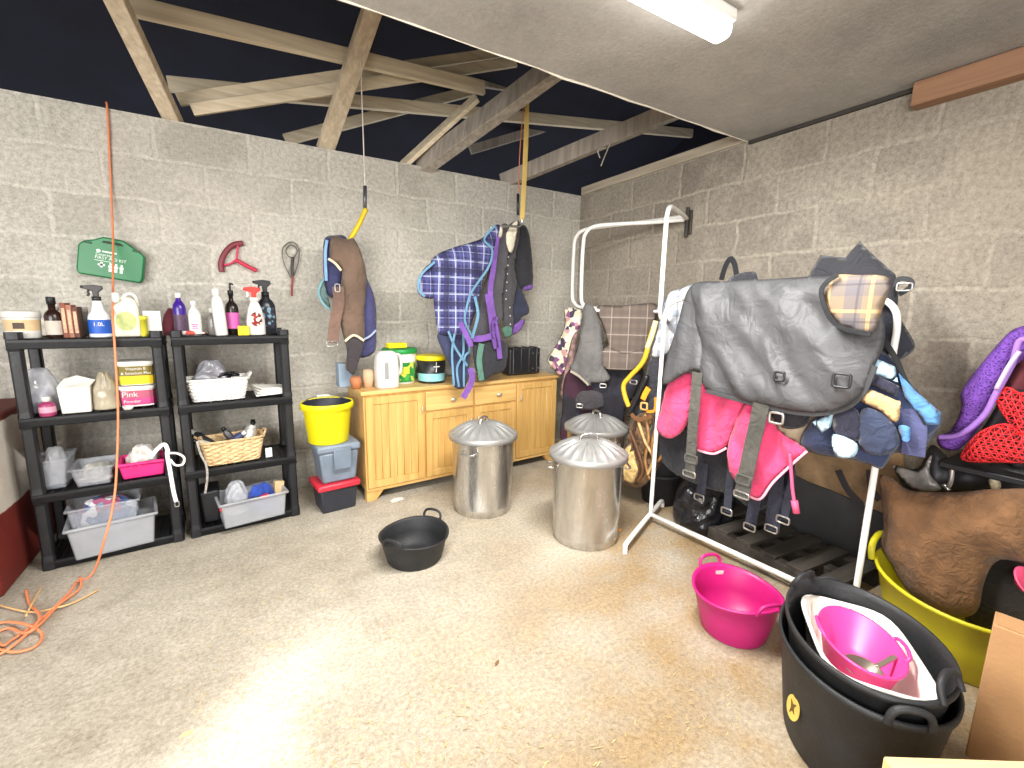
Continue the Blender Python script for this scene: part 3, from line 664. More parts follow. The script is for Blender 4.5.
open_box(t, w_, .22, h_*.9, CLR); lump('contents', CLEARBAG, t, w_*.75, .15, h_*1.05, 11, zz=.01)
t, w_, h_ = put('clear_tub', 'clear plastic tub of small white bits, beside the bright pink tub', 'tub', 72, 117, 462, .02, Z2)
open_box(t, w_, .22, h_, CLR); lump('contents', M((170, 168, 160), .6, 0, .4, 20), t, w_*.75, .15, h_*.85, 12, .4, zz=.01)
t, w_, h_ = put('pink_tub', 'bright pink open tub filled with pale cloths', 'tub', 118, 168, 457, .025, Z2)
open_box(t, w_, .19, h_, HOTPINK, .015, .005, .012)
bm = B(); lathe(bm, [(.024, 0), (.024, .012), (.016, .012), (.016, 0)], 16, e=4, sy=.5, cap0=False, cap1=False); bmesh.ops.rotate(bm, verts=bm.verts, cent=(0, 0, 0), matrix=Matrix.Rotation(PI/2, 3, 'X')); bmesh.ops.translate(bm, verts=bm.verts, vec=(-.03, -.084, h_*.72)); obj('handle', bm, HOTPINK, t)
px_, py_ = t.location.x, t.location.y
t = thing('white_cloths', 'bunched white and grey cloths heaped in the bright pink tub', 'cloth', (px_, py_, Z2+.012), RZ)
lump('cloth', fabric((206, 202, 196), .3, 20), t, w_*.7, .14, h_*1.6, 15, .4)
PS = Plane((-3.6, -.60), (-3.0, -.565))
t = thing('lead_rope', 'white lead rope hanging from the bright pink tub with a metal clip', 'rope', (0, 0, 0))
ribbon('rope', M((232, 230, 226), .7), cr(150, 350, .2604, [(0, 415), (30, 378), (55, 362), (68, 385), (66, 400), (78, 470), (90, 540), (100, 580)]), PS, .02, t, 0)
ribbon('rope_loop', M((232, 230, 226), .7), cr(150, 350, .2604, [(60, 398), (100, 396), (130, 412), (126, 438), (98, 442), (78, 420)]), PS, .012, t, .008)
buckle('clip', 177, 504, PS, .02, .03, t, 0)
# bottom tier: stacked clear boxes standing on the floor in front
t = thing('storage_box', 'large clear storage box on the floor under the left shelf unit', 'box', (-3.735, -.53, .052), math.radians(9))
open_box(t, .37, .27, .19, CLR2, .02, .004, .012)
lump('contents', M((120, 118, 130), .6, 0, .5, 16), t, .28, .16, .09, 21, zz=.008)
t = thing('storage_box', 'smaller clear box with coloured bits, stacked in the large clear storage box', 'box', (-3.765, -.515, .155), math.radians(6))
open_box(t, .295, .2, .17, CLR, .015, .004, .01)
lump('contents', patch_mat([(70, 90, 130), (150, 80, 110), (200, 200, 205), (60, 64, 84), (120, 140, 160)], 26), t, .25, .13, .17, 22, .35, zz=.008)

def basket(t, w_, d_, h_, c1, c2, tap=.03):
    """woven wicker sides as a real over-and-under weave"""
    bm = B(); nr, nc = 11, 64
    rings = []
    for j in range(nr*2+1):
        v = j/(nr*2); ring = []
        for k in range(nc):
            a = 2*PI*k/nc; x, y = sup(a, 7); s = 1-tap*2*(1-v)/w_
            row = j//2; wv = .0035*(1 if (k//2+row) % 2 else -1)*(1 if j % 2 else .2)
            ring.append(bm.verts.new((x*s*w_/2+x*wv, y*s*d_/2+y*wv, h_*v)))
        rings.append(ring)
    inner = [[bm.verts.new((v.co.x*.95, v.co.y*.93, max(v.co.z, .008))) for v in r] for r in (rings[-1], rings[0])]
    al = rings+inner
    for a, b_ in zip(al, al[1:]):
        for k in range(nc): bm.faces.new((a[k], a[(k+1) % nc], b_[(k+1) % nc], b_[k]))
    bm.faces.new(rings[0][::-1]); bm.faces.new(inner[1])
    m, nt, b = new_mat('wicker'); L = nt.links
    tc = N(nt, 'ShaderNodeTexCoord'); mp = N(nt, 'ShaderNodeMapping'); mp.inputs['Scale'].default_value = (40, 40, 110); L.new(tc.outputs['Object'], mp.inputs[0])
    nz = N(nt, 'ShaderNodeTexNoise', Scale=1.0, Detail=3.0); L.new(mp.outputs[0], nz.inputs['Vector'])
    L.new(mixc(nt, ramp(nt, nz.outputs[0], .35, .6), rgb(c1), rgb(c2)), b.inputs['Base Color']); b.inputs['Roughness'].default_value = .7
    obj('weave', bm, m, t, smooth=False)
    bm = B(); pts = []
    for k in range(48): x, y = sup(2*PI*k/48, 7); pts.append((x*(w_/2+.002), y*(d_/2+.002), h_+.003*math.sin(k*PI)))
    tube(bm, pts, .008, 8, 1, closed=True); obj('rim', bm, m, t, smooth=True)
    for sx in (-1, 1):
        bm = B(); tube(bm, [(sx*(w_/2), -.05, h_), (sx*(w_/2+.016), -.03, h_+.02), (sx*(w_/2+.02), 0, h_+.026), (sx*(w_/2+.016), .03, h_+.02), (sx*(w_/2), .05, h_)], .007, 8); obj('handle', bm, m, t, smooth=True)
t, w_, h_ = put('wicker_basket', 'white-painted wicker basket on the upper tier of the right shelf unit', 'basket', 182, 250, 378, .05, Z3, rz=RZ+.02)
basket(t, w_, .2, h_, (206, 202, 194), (240, 238, 232)); bx, by = t.location.x, t.location.y
t = thing('grey_bag', 'grey plastic bag and dark straps heaped in the white wicker basket', 'bag', (bx-.03, by, Z3+.014), RZ)
lump('bag', M((128, 128, 134), .25, 0, .3, 8, .4, 20), t, w_*.6, .12, h_*1.7, 31, .4, .45)
bm = B()
for i in range(4): tube(bm, [(.02+.02*i, -.04, h_*.8), (.06+.02*i, -.06+.02*i, h_*1.12), (.12, -.02*i, h_*1.05), (.15-.01*i, .02, h_*.95)], .009, 8)
obj('strap', bm, BLACKP, t, smooth=True)
t, w2, h2 = put('folded_papers', 'white folded papers beside the white wicker basket', 'papers', 254, 286, 374, .03, Z3)
bm = B()
for i in range(4): box(bm, -w2*.55, w2*.5, -.08, .08, .012+i*.012, .022+i*.012, 0, Matrix.Rotation(.05*(i-1), 3, 'Y') @ Matrix.Rotation(.1*i, 3, 'Z'))
obj('paper', bm, LABELW, t, bev=.001)
t, w_, h_ = put('wicker_basket', 'natural tan wicker basket full of bottles and brushes', 'basket', 196, 265, 437, .045, Z2, rz=RZ+.05)
basket(t, w_, .2, h_, (176, 142, 98), (222, 192, 146)); bx, by, bw, bh = t.location.x, t.location.y, w_, h_
def loose(name, label, cat, dx, dy, z, rot, build, group='things in the tan basket'):
    t = thing(name, label, cat, (bx+dx, by+dy, z)); t.rotation_euler = rot; build(t); return t
for i, (dx, dy, ang, c, l_, lab) in enumerate((
        (-.08, -.03, -1.0, (186, 178, 160), .15, 'pale grey-green can lying in the tan basket'), (-.035, -.02, .9, (60, 66, 104), .15, 'navy capped can lying in the tan basket'),
        (.02, .02, -.5, (60, 58, 60), .14, 'black brush handle sticking out of the tan basket'), (.075, -.02, .35, (214, 212, 206), .13, 'white bottle near the front of the tan basket'),
        (.045, .05, .6, (150, 146, 140), .16, 'grey wire brush slanting at the back of the tan basket'), (-.055, .04, 1.15, (90, 90, 96), .18, 'dark grey hoof pick handle leaning left in the tan basket'),
        (.10, .04, .2, (196, 194, 192), .15, 'light grey bottle standing at the right of the tan basket'), (-.1, .05, -.9, (44, 44, 48), .17, 'black comb leaning at the back of the tan basket'))):
    def bld(t, c=c, l_=l_):
        bm = B(); lathe(bm, [(.021, 0), (.023, .005), (.023, l_*.7), (.012, l_*.8), (.012, l_*.85)], 18); obj('body', bm, M(c, .4), t, smooth=True)
        bm = B(); lathe(bm, [(.014, l_*.84), (.014, l_)], 14); obj('cap', bm, WHITEP if i % 2 else BLACKP, t, smooth=True)
    loose('bottle', lab, 'bottle', dx, dy, Z2+bh*.62, (.25-.1*i, ang, 0), bld)
t, w_, h_ = put('white_card', 'white card standing against the right end of the tan basket', 'card', 265, 272, 448, -.03, Z2)
bm = B(); box(bm, -w_/2, w_/2, -.002, .002, 0, h_); obj('card', bm, LABELW, t)
t = thing('chain_lead', 'grey patterned lead hanging from the tan basket', 'lead', (0, 0, 0))
ribbon('lead', M((150, 146, 140), .6, 0, .6, 90), cr(150, 350, .2604, [(180, 350), (195, 400), (215, 440), (220, 490), (212, 550)]), PS, .012, t, .02)
t = thing('storage_box', 'clear storage box of brushes and blue cloths on the floor, under the tan basket', 'box', (-3.055, -.50, .052), math.radians(9))
open_box(t, .37, .26, .17, CLR2, .015, .004, .012); ox, oy = t.location.x, t.location.y
def inb(name, label, cat, dx, dy, z, bld, rot=(0, 0, 0)):
    t = thing(name, label, cat, (ox+dx, oy+dy, z), 0); t.rotation_euler = rot; bld(t)
inb('clear_bag', 'crumpled clear bag at the left of the box of brushes', 'bag', -.08, .03, .085, lambda t: lump('bag', CLEARBAG, t, .13, .12, .2, 41, .3))
inb('blue_cloth', 'royal blue cloth bunched in the clear box of brushes', 'cloth', .06, .0, .085, lambda t: lump('cloth', fabric((30, 62, 150), .3, 14), t, .15, .14, .17, 42, .35))
def b1(t):
    bm = B(); box(bm, -.03, .03, -.02, .02, 0, .1); obj('block', bm, wood((190, 160, 116), (214, 188, 146), 2), t, bev=.006)
inb('wooden_brush', 'pale wooden brush standing in the right of the box of brushes', 'brush', .155, .03, .15, b1, (0, .15, .3))
def b2(t):
    bm = B(); tube(bm, [(-.16, 0, 0), (-.05, 0, .008), (.06, 0, .0)], .012, 10); obj('handle', bm, BLACKP, t, smooth=True)
    bm = B(); tube(bm, [(-.175, 0, -.001), (-.155, 0, .001)], .0125, 10); obj('end_cap', bm, M((206, 40, 36), .4), t, smooth=True)
    bm = B(); box(bm, .05, .1, -.014, .014, -.012, .012); obj('grip', bm, M((206, 40, 36), .4), t, bev=.004)
inb('grooming_tool', 'black handled tool with red ends lying across the box of brushes', 'tool', .0, -.075, .185, b2, (0, -.12, .12))
t = thing('black_case', 'black case on the floor behind the box of brushes', 'case', (-3.25, -.40, .052), RZ)
bm = B(); box(bm, -.09, .02, -.1, .1, 0, .21, .012); obj('case', bm, BLACKP, t, bev=.012)

# ================================================================== bucket stack beside the shelves
def bail_bucket(t, rt, rb, h_, mat, inner, n=40):
    bm = B(); lathe(bm, [(rb, 0), (rb+.004, .004), (rt-.012, h_*.83), (rt-.01, h_*.84), (rt+.006, h_*.85), (rt+.006, h_*.97), (rt+.002, h_), (rt-.006, h_), (rt-.008, h_*.9)], n, cap1=False); obj('body', bm, mat, t, smooth=True)
    bm = B(); lathe(bm, [(rt-.0085, h_*.985), (rb-.004, .012)], n, cap0=False, cap1=True); obj('inside', bm, inner, t, smooth=True)
t = thing('storage_box', 'black box with a red lid, bottom of the stack under the yellow bucket', 'box', (-2.535, -.50, 0), .12)
bm = B(); box(bm, -.128, .128, -.1, .12, 0, .17, .015); obj('body', bm, M((40, 42, 50), .5), t, bev=.012)
bm = B(); box(bm, -.145, .145, -.12, .14, .17, .215); obj('lid', bm, M((206, 44, 62), .4), t, bev=.014)
t = thing('storage_box', 'grey blue lidded box, between the red-lidded box and the yellow bucket', 'box', (-2.525, -.49, .217), .1)
bm = B(); box(bm, -.132, .132, -.12, .12, 0, .22, .02); obj('body', bm, M((112, 124, 138), .45), t, bev=.014)
bm = B(); box(bm, -.145, .145, -.132, .132, .22, .275); obj('lid', bm, M((120, 132, 146), .45), t, bev=.018)
bm = B(); box(bm, -.045, .075, -.146, -.131, .1, .25); obj('latch', bm, M((108, 120, 134), .45), t, bev=.008)
t = thing('bucket', 'yellow bucket with a black inside, top of the stack by the cabinet', 'bucket', (-2.56, -.485, .494))
bail_bucket(t, .168, .128, .28, M((240, 226, 20), .45, 0, .04), M((38, 42, 52), .5))
bm = B(); tube(bm, [(-.168, 0, .25), (-.15, .06, .27), (-.08, .15, .285), (0, .175, .29), (.08, .15, .285), (.15, .06, .27), (.168, 0, .25)], .004, 6); obj('bail', bm, STEEL, t, smooth=True)
bm = B(); tube(bm, [(-.045, .168, .289), (0, .175, .29), (.045, .168, .289)], .01, 8); obj('grip', bm, M((196, 196, 190), .5), t, smooth=True)

# ================================================================== oak sideboard
OAK = wood((190, 146, 80), (214, 174, 106), 2, 1, .4); OAKT = wood((196, 154, 90), (220, 182, 116), 0, 1, .4)
CR = math.radians(3.7)
t = thing('sideboard', 'honey oak sideboard against the back wall between the bucket stack and the bins', 'cabinet', (-1.447, -.278, 0), CR)
W, D, HC = 1.79, .405, .832; hw, hd = W/2, D/2
bm = B(); box(bm, -hw, hw, -hd, hd, .085, HC-.028)
obj('carcass', bm, OAK, t, bev=.003)
bm = B(); box(bm, -hw-.02, hw+.02, -hd-.022, hd, HC-.028, HC); obj('cabinet_top', bm, OAKT, t, bev=.005)
bm = B(); box(bm, -hw+.02, hw-.02, -hd+.05, hd-.02, .05, .085); obj('plinth', bm, M((70, 52, 34), .7), t)
for sx in (-1, 1):
    for y0, y1 in ((-hd, -hd+.05), (hd-.05, hd)):
        bm = B(); x0 = sx*hw; prism(bm, [(x0, 0), (x0, .09), (x0-sx*.14, .09), (x0-sx*.11, .05), (x0-sx*.07, 0)], y0, y1); obj('foot', bm, OAK, t, bev=.003)
bm = B(); box(bm, -hw, hw, -hd-.008, -hd+.01, .075, .1); obj('bottom_rail', bm, OAKT, t, bev=.003)
KN = M((214, 206, 188), .35, .6)
def cab_door(x0, x1, z0, z1, hx, hz):
    fy = -hd; fw = .055; bm = B()
    box(bm, x0, x0+fw, fy-.018, fy, z0, z1); box(bm, x1-fw, x1, fy-.018, fy, z0, z1)
    box(bm, x0+fw, x1-fw, fy-.018, fy, z0, z0+fw); box(bm, x0+fw, x1-fw, fy-.018, fy, z1-fw, z1)
    n = max(3, int((x1-x0-2*fw)/.05)); s = (x1-x0-2*fw)/n
    for i in range(n): box(bm, x0+fw+i*s+.0007, x0+fw+(i+1)*s-.0007, fy-.009, fy, z0+fw, z1-fw)
    d = obj('door', bm, OAK, t, bev=.0022, seg=1)
    bm = B(); tube(bm, [(hx, fy-.018, hz-.025), (hx, fy-.034, hz-.015), (hx, fy-.034, hz+.015), (hx, fy-.018, hz+.025)], .006, 8); obj('handle', bm, KN, d, smooth=True)
def cab_drawer(x0, x1, z0, z1):
    bm = B(); box(bm, x0, x1, -hd-.018, -hd, z0, z1); d = obj('drawer', bm, OAKT, t, bev=.004)
    bm = B(); lathe(bm, [(.006, 0), (.007, .012), (.014, .018), (.013, .026), (.004, .029)], 16); bmesh.ops.rotate(bm, verts=bm.verts, cent=(0, 0, 0), matrix=Matrix.Rotation(PI/2, 3, 'X') ); bmesh.ops.scale(bm, verts=bm.verts, vec=(1.7, 1, 1)); bmesh.ops.translate(bm, verts=bm.verts, vec=((x0+x1)/2+.02, -hd-.018, (z0+z1)/2)); obj('knob', bm, KN, d, smooth=True)
X = [-hw+.012, -.43, 0, .43, hw-.012]
cab_door(X[0], X[1]-.006, .105, HC-.045, X[1]-.03, .66)
cab_door(X[3]+.006, X[4], .105, HC-.045, X[3]+.035, .66)
for a, b_ in ((X[1]+.006, X[2]-.008), (X[2]+.008, X[3]-.006)):
    cab_drawer(a, b_, .64, HC-.045); cab_door(a, b_, .105, .625, b_-.028 if a < -.1 else a+.028, .52)
def cab_y(x, off=0): return -.278+(x+1.447)*.065+off
def on_cab(name, label, cat, px0, px1, pyt, off, rz=CR):
    x = at_y((px0+px1)/2, pyt, -.3).x; y = cab_y(x, off); x, w_, h_ = spot(px0, px1, pyt, y, HC)
    return thing(name, label, cat, (x, y, HC+.001), rz), w_, h_
t, w_, h_ = on_cab('measuring_jug', 'white plastic jug bottle with a clear window strip, on the oak sideboard', 'jug', 373, 402, 351, -.1)
r = w_/2; bm = B(); lathe(bm, [(r*.8, 0), (r*.84, .006), (r*.86, h_*.5), (r*.78, h_*.85), (r*.6, h_*.97), (r*.45, h_)], 28, (-r*.14, 0, 0), e=4, sy=.8); obj('body', bm, WHITEP, t, smooth=True)
bm = B(); tube(bm, [(r*.5, 0, h_*.9), (r*.9, 0, h_*.85), (r*1.0, 0, h_*.6), (r*.9, 0, h_*.38), (r*.6, 0, h_*.3)], .013, 10); obj('handle', bm, WHITEP, t, smooth=True)
bm = B(); box(bm, -r*.5, -r*.2, -r*.705, -r*.68, h_*.25, h_*.72); obj('window_strip', bm, M((150, 152, 150), .3), t, bev=.004)
t, w_, h_ = on_cab('feed_bucket', 'white and green bucket with a green lid, behind the white jug bottle', 'bucket', 381, 417, 348, .06)
r = w_/2; bm = B(); lathe(bm, [(r*.82, 0), (r*.85, .005), (r*.96, h_*.86)], 32); obj('body', bm, WHITEP, t, smooth=True)
bm = B(); lathe(bm, [(r*.862, h_*.06), (r*.935, h_*.62)], 32, cap0=False, cap1=False); obj('label', bm, patch_mat([(40, 140, 60), (30, 120, 50), (70, 160, 70), (200, 210, 80)], 30), t, smooth=True)
bm = B(); lathe(bm, [(r*.94, h_*.78), (r*.97, h_*.86)], 32, cap0=False, cap1=False); obj('rim_band', bm, WHITEP, t, smooth=True)
bm = B(); lathe(bm, [(r*1.0, h_*.86), (r*1.03, h_*.88), (r*1.03, h_*.97), (r*.96, h_), (r*.9, h_*.98)], 32); obj('lid', bm, M((24, 140, 60), .45), t, smooth=True)
bm = B(); box(bm, -.02, .03, -r*.965, -r*.9, h_*.3, h_*.5); obj('label', bm, M((220, 210, 60), .5), t, bev=.003)
fx, fy, fz = t.location.x, t.location.y, t.location.z+h_
t = thing('sponge', 'bright yellow sponge on the green bucket lid', 'sponge', (fx-.03, fy-.02, fz+.002), .1)
bm = B(); box(bm, -.075, .075, -.04, .04, 0, .04); obj('sponge_block', bm, M((244, 226, 16), .7, 0, .06, 30, .4, 90), t, bev=.008)
t, w_, h_ = on_cab('feed_bucket', 'black bucket with a bright yellow lid on the oak sideboard', 'bucket', 416, 446, 355, -.03)
r = w_/2; bm = B(); lathe(bm, [(r*.86, 0), (r*.89, .005), (r*.97, h_*.84)], 32); obj('body', bm, M((30, 32, 34), .4), t, smooth=True)
bm = B(); lathe(bm, [(r*1.0, h_*.83), (r*1.03, h_*.86), (r*1.03, h_*.96), (r*.97, h_), (r*.9, h_*.985)], 32); obj('lid', bm, M((240, 222, 20), .45), t, smooth=True)
bm = B(); lathe(bm, [(r*.912, h_*.08), (r*.94, h_*.36)], 32, cap0=False, cap1=False); obj('label', bm, M((140, 200, 206), .5), t, smooth=True)
bm = B(); box(bm, -.012, -.006, -r*.96, -r*.9, h_*.42, h_*.8); box(bm, -.03, .02, -r*.96, -r*.9, h_*.6, h_*.64); obj('emblem', bm, LABELW, t)
t, w_, h_ = on_cab('black_case', 'black ribbed carry case with rounded corners at the right of the sideboard', 'case', 504, 539, 346, -.02)
bm = B(); box(bm, -w_/2, w_/2, -.06, .06, 0.004, h_*.94); obj('case', bm, M((34, 34, 38), .35), t, bev=.022, seg=4)
for i in range(4):
    bm = B(); box(bm, -w_*.38+i*w_*.25-.006, -w_*.38+i*w_*.25+.006, -.064, .064, .012, h_*.97); obj('rib', bm, M((28, 28, 32), .35), t, bev=.006)
for i in range(2):
    for z in (.22, .75):
        bm = B(); lathe(bm, [(.006, 0), (.004, .004)], 12); bmesh.ops.rotate(bm, verts=bm.verts, cent=(0, 0, 0), matrix=Matrix.Rotation(PI/2, 3, 'X')); bmesh.ops.translate(bm, verts=bm.verts, vec=(w_*(.24+.18*i), -.0605, h_*z)); obj('stud', bm, STEEL, t, smooth=True)
t, w_, h_ = on_cab('blue_carton', 'pale blue box at the left end of the sideboard, behind the hanging brown rug', 'box', 336, 350, 363, .08)
bm = B(); box(bm, -w_/2, w_/2, -.05, .05, 0, max(h_, .05)); obj('carton', bm, M((140, 158, 176), .5), t, bev=.006)
for nm, a, b_, y_, c in (('terracotta brown pot at the left front corner of the sideboard', 349, 362, 377, (176, 112, 72)), ('pale tan pot beside the white jug bottle', 362, 374, 370, (202, 166, 132))):
    t, w_, h_ = on_cab('small_pot', nm, 'pot', a, b_, y_, -.06); r = w_/2; h_ = max(h_, .045)
    bm = B(); lathe(bm, [(r*.75, 0), (r*.95, h_*.5), (r*.98, h_*.8), (r*.8, h_), (r*.7, h_), (r*.6, h_*.3)], 24); obj('pot', bm, M(c, .6), t, smooth=True)

t = thing('yellow_container', 'yellow plastic container on the floor at the right end of the sideboard', 'container', (-.46, -.47, 0))
bm = B(); lathe(bm, [(.05, 0), (.055, .005), (.055, .17), (.04, .2), (.02, .21), (.02, .23)], 24, e=4); obj('body', bm, M((226, 190, 40), .5), t, smooth=True)
bm = B(); lathe(bm, [(.024, .222), (.024, .25), (.02, .253)], 18); obj('cap', bm, BLACKP, t, smooth=True)
# ================================================================== galvanised bins
def dustbin(loc, rz, label, lid_rot=0):
    t = thing('galvanised_bin', label, 'bin', loc, rz, 'galvanised dustbins')
    rb, rt, h_ = .200, .222, .555
    bm = B(); prof = [(rb, 0), (rb+.003, .004)]
    for z in (.05, .08, .11): pass
    prof += [(rb+.003+(rt-rb)*.1, .035), (rb+(rt-rb)*.12+.007, .045), (rb+(rt-rb)*.13+.003, .055), (rt-.002, h_*.93), (rt+.004, h_*.95), (rt, h_*.97), (rt+.006, h_)]
    lathe(bm, prof, 56, cap1=True); obj('body', bm, GALV, t, smooth=True)
    def rib(a, r, z): return .014*(.5+.5*math.cos(a*20))**2*max(0, min(1, (r-.05)/.05))*max(0, min(1, (.232-r)/.03))
    bm = B(); lathe(bm, [(.240, h_-.028), (.243, h_-.026), (.243, h_+.004), (.236, h_+.010), (.222, h_+.013), (.195, h_+.026), (.15, h_+.05), (.1, h_+.068), (.06, h_+.08), (.03, h_+.086), (.006, h_+.088)], 160, mod=rib, cap0=False)
    obj('lid', bm, M((158, 157, 154), .42, .5, .12, 7, .1, 30), t, smooth=True)
    bm = B(); tube(bm, [(-.055, 0, h_+.078), (-.05, 0, h_+.105), (-.02, 0, h_+.118), (.02, 0, h_+.118), (.05, 0, h_+.105), (.055, 0, h_+.078)], .007, 8, flat=1.6); o = obj('lid_handle', bm, STEEL, t, smooth=True)
    for s in (-1, 1):
        bm = B(); tube(bm, [(s*(rt-.003), -.055, h_-.085), (s*(rt+.03), -.05, h_-.083), (s*(rt+.04), 0, h_-.088), (s*(rt+.03), .05, h_-.083), (s*(rt-.003), .055, h_-.085)], .007, 8); obj('side_handle', bm, STEEL, t, smooth=True)
    return t
dustbin((-1.61, -1.01, 0), math.radians(38), 'galvanised steel bin with a ribbed lid, in front of the sideboard')
dustbin((-1.228, -1.70, 0), math.radians(150), 'galvanised steel bin with a ribbed lid, nearest the clothes rail foot')
dustbin((-.75, -1.23, 0), math.radians(80), 'galvanised steel bin with a ribbed lid, hidden behind the other right-hand bin')

# ================================================================== rubber tubs
def trug(name, label, loc, rt, rb, h_, mat, ha, th=.006, oval=1.0, rz=0, hr=.012, wave=.012, cat='tub', hk=.85, lean=.6):
    t = thing(name, label, cat, loc, rz)
    def mod(a, r, z): return wave*math.cos(2*(a-ha))*(z/h_) if z > h_*.5 else 0
    bm = B(); lathe(bm, [(rb*.97, 0), (rb, .006), (rb+(rt-rb)*.5, h_*.5), (rt-.004, h_*.93), (rt+.006, h_*.95), (rt+.007, h_), (rt-.004, h_), (rt-th-.004, h_*.93), (rb+(rt-rb)*.5-th, h_*.5), (rb-th, .01), (rb*.5, .008)], 56, mod=mod, sy=oval)
    obj('body', bm, mat, t, smooth=True)
    for s in (0, PI):
        a = ha+s; bm = B(); cx, cy = math.cos(a), math.sin(a)*oval; tx, ty = -math.sin(a), math.cos(a)*oval
        pts = [(-.085, .0, -.01), (-.08, .012, .03), (-.055, .018, .055), (0, .022, .063), (.055, .018, .055), (.08, .012, .03), (.085, 0, -.01)]
        k = hk*rt/.24
        tube(bm, [(cx*(rt+.002+o*lean)+tx*s_*k, cy*(rt+.002+o*lean)+ty*s_*k, h_+wave*.8+z*k) for s_, o, z in pts], hr, 8); obj('handle', bm, mat, t, smooth=True)
    return t
trug('rubber_tub', 'black rubber feed tub standing alone in the middle of the floor', (-2.262, -1.42, 0), .192, .155, .155, BLACKR, math.radians(38), hr=.008, wave=.008)
t = trug('rubber_tub', 'magenta pink rubber tub beside the white rail base', (-1.19, -2.70, 0), .182, .138, .20, PINK, math.radians(72), hr=.008, wave=.012)
d = obj('sticker', (lambda b: (box(b, -.018, .018, -.001, .001, -.018, .018), b)[1])(B()), LABELW, t); d.location = (.085, .142, .165); d.rotation_euler = (.25, 0, -.53)
t = trug('yellow_tub', 'large yellow flexible tub by the right wall, holding the brown fleece', (-.44, -3.28, 0), .325, .25, .30, M((196, 186, 30), .45, 0, .06), math.radians(95), hr=.014, wave=.012)
t = trug('rubber_tub', 'huge black rubber tub in the near corner with a gold sticker', (-1.37, -3.23, 0), .30, .245, .36, BLACKR, .1, hr=.010, hk=.62, lean=.2, wave=.006, oval=.74, rz=math.radians(37))
bm = B(); lathe(bm, [(.033, 0), (.033, .002)], 28, sy=1.2); o = obj('sticker', bm, M((212, 176, 84), .5), t); v = Vector((-.245, -.045, 0)); ang = math.atan2(v.y, v.x); o.location = (-.112, .188, .16); o.rotation_euler = (PI/2-.12, 0, math.radians(107.5)+PI/2)
bm = B(); prism(bm, [(-.014, -.02), (-.002, -.012), (.014, -.022), (.006, -.004), (.016, .012), (.002, .008), (-.008, .024), (-.006, .004)], -.001, .001); e = obj('sticker_emblem', bm, M((90, 66, 30), .6), o); e.location = (0, 0, .003); e.rotation_euler = (PI/2, 0, 0)
t = trug('rubber_tub', 'second black rubber tub nested inside the huge tub with the gold sticker', (-1.37, -3.23, .075), .283, .215, .345, BLACKR, math.radians(-140), hr=.0095, hk=.62, lean=-1.2, wave=.006, oval=.74, rz=math.radians(37))
# dishes in the nested tub
t = thing('wash_basin', 'white rectangular basin lying in the nested black tubs', 'basin', (-1.375, -3.225, .235)); t.rotation_euler = (math.radians(3), math.radians(1), math.radians(37))
bm = B(); lathe(bm, [(.78, 0), (.84, .01), (.97, .13), (1.05, .135), (1.06, .145), (1.02, .148), (.94, .138), (.8, .014), (.3, .01)], 48, e=4.5, sx=.212, sy=.14); obj('basin', bm, M((232, 226, 214), .4), t, smooth=True)
t = thing('pink_bowl', 'bright pink oval bowl with a looped handle lying in the white basin', 'bowl', (-1.385, -3.225, .275)); t.rotation_euler = (math.radians(3), math.radians(1), math.radians(37))
bm = B(); lathe(bm, [(.68, 0), (.74, .006), (.98, .11), (1.03, .112), (1.03, .118), (.97, .118), (.72, .012), (.3, .008)], 48, sx=.168, sy=.108); obj('bowl', bm, M((226, 62, 136), .4, 0, .05), t, smooth=True)
for s in (1, -1):
    bm = B(); tube(bm, [(-.05, s*.1, .112), (-.045, s*.112, .125), (0, s*.118, .13), (.045, s*.112, .125), (.05, s*.1, .112)], .006, 8); obj('handle', bm, M((226, 62, 136), .4, 0, .05), t, smooth=True)
t = thing('metal_scoop', 'dull metal scoop lying in the bright pink oval bowl', 'scoop', (-1.46, -3.265, .318)); t.rotation_euler = (.1, .1, -.35)
bm = B(); lathe(bm, [(.01, 0), (.035, .008), (.05, .035), (.047, .035), (.033, .011), (.008, .004)], 28, sx=1.2); obj('scoop_bowl', bm, M((150, 140, 128), .35, .8), t, smooth=True)
bm = B(); bar(bm, (.055, 0, .034), (.13, .01, .06), .016, .005); obj('handle', bm, M((150, 140, 128), .35, .8), t, bev=.002)

# boxes in the near right corner
CARD = M((172, 130, 88), .8, 0, .1, 6, .1, 60)
BR_ = math.atan2(-.53, .85)
t = thing('cardboard_box', 'tall brown cardboard box in the near right corner beside the yellow tub', 'box', (-1.08, -3.452, 0), math.radians(-81))
bm = B(); box(bm, 0, .32, -.002, .1, 0, .48); obj('carton', bm, CARD, t, bev=.003)
bm = B(); box(bm, .15, .19, -.0035, -.002, .06, .48); obj('tape', bm, M((206, 168, 124), .4), t)
bm = B(); box(bm, .01, .31, .005, .09, .481, .484); obj('flap', bm, CARD, t)
bm = B(); prism(bm, [(.10, .39), (.125, .38), (.127, .384), (.102, .394)], -.0035, -.002); obj('scuff', bm, M((150, 112, 74), .8), t)
t = thing('wooden_box', 'pale wooden box top at the bottom edge beside the huge black tub', 'box', (-1.80, -3.44, 0), BR_)
bm = B(); box(bm, 0, .5, -.3, 0, 0, .40); obj('box_body', bm, wood((206, 176, 122), (232, 206, 156), 0), t, bev=.004)

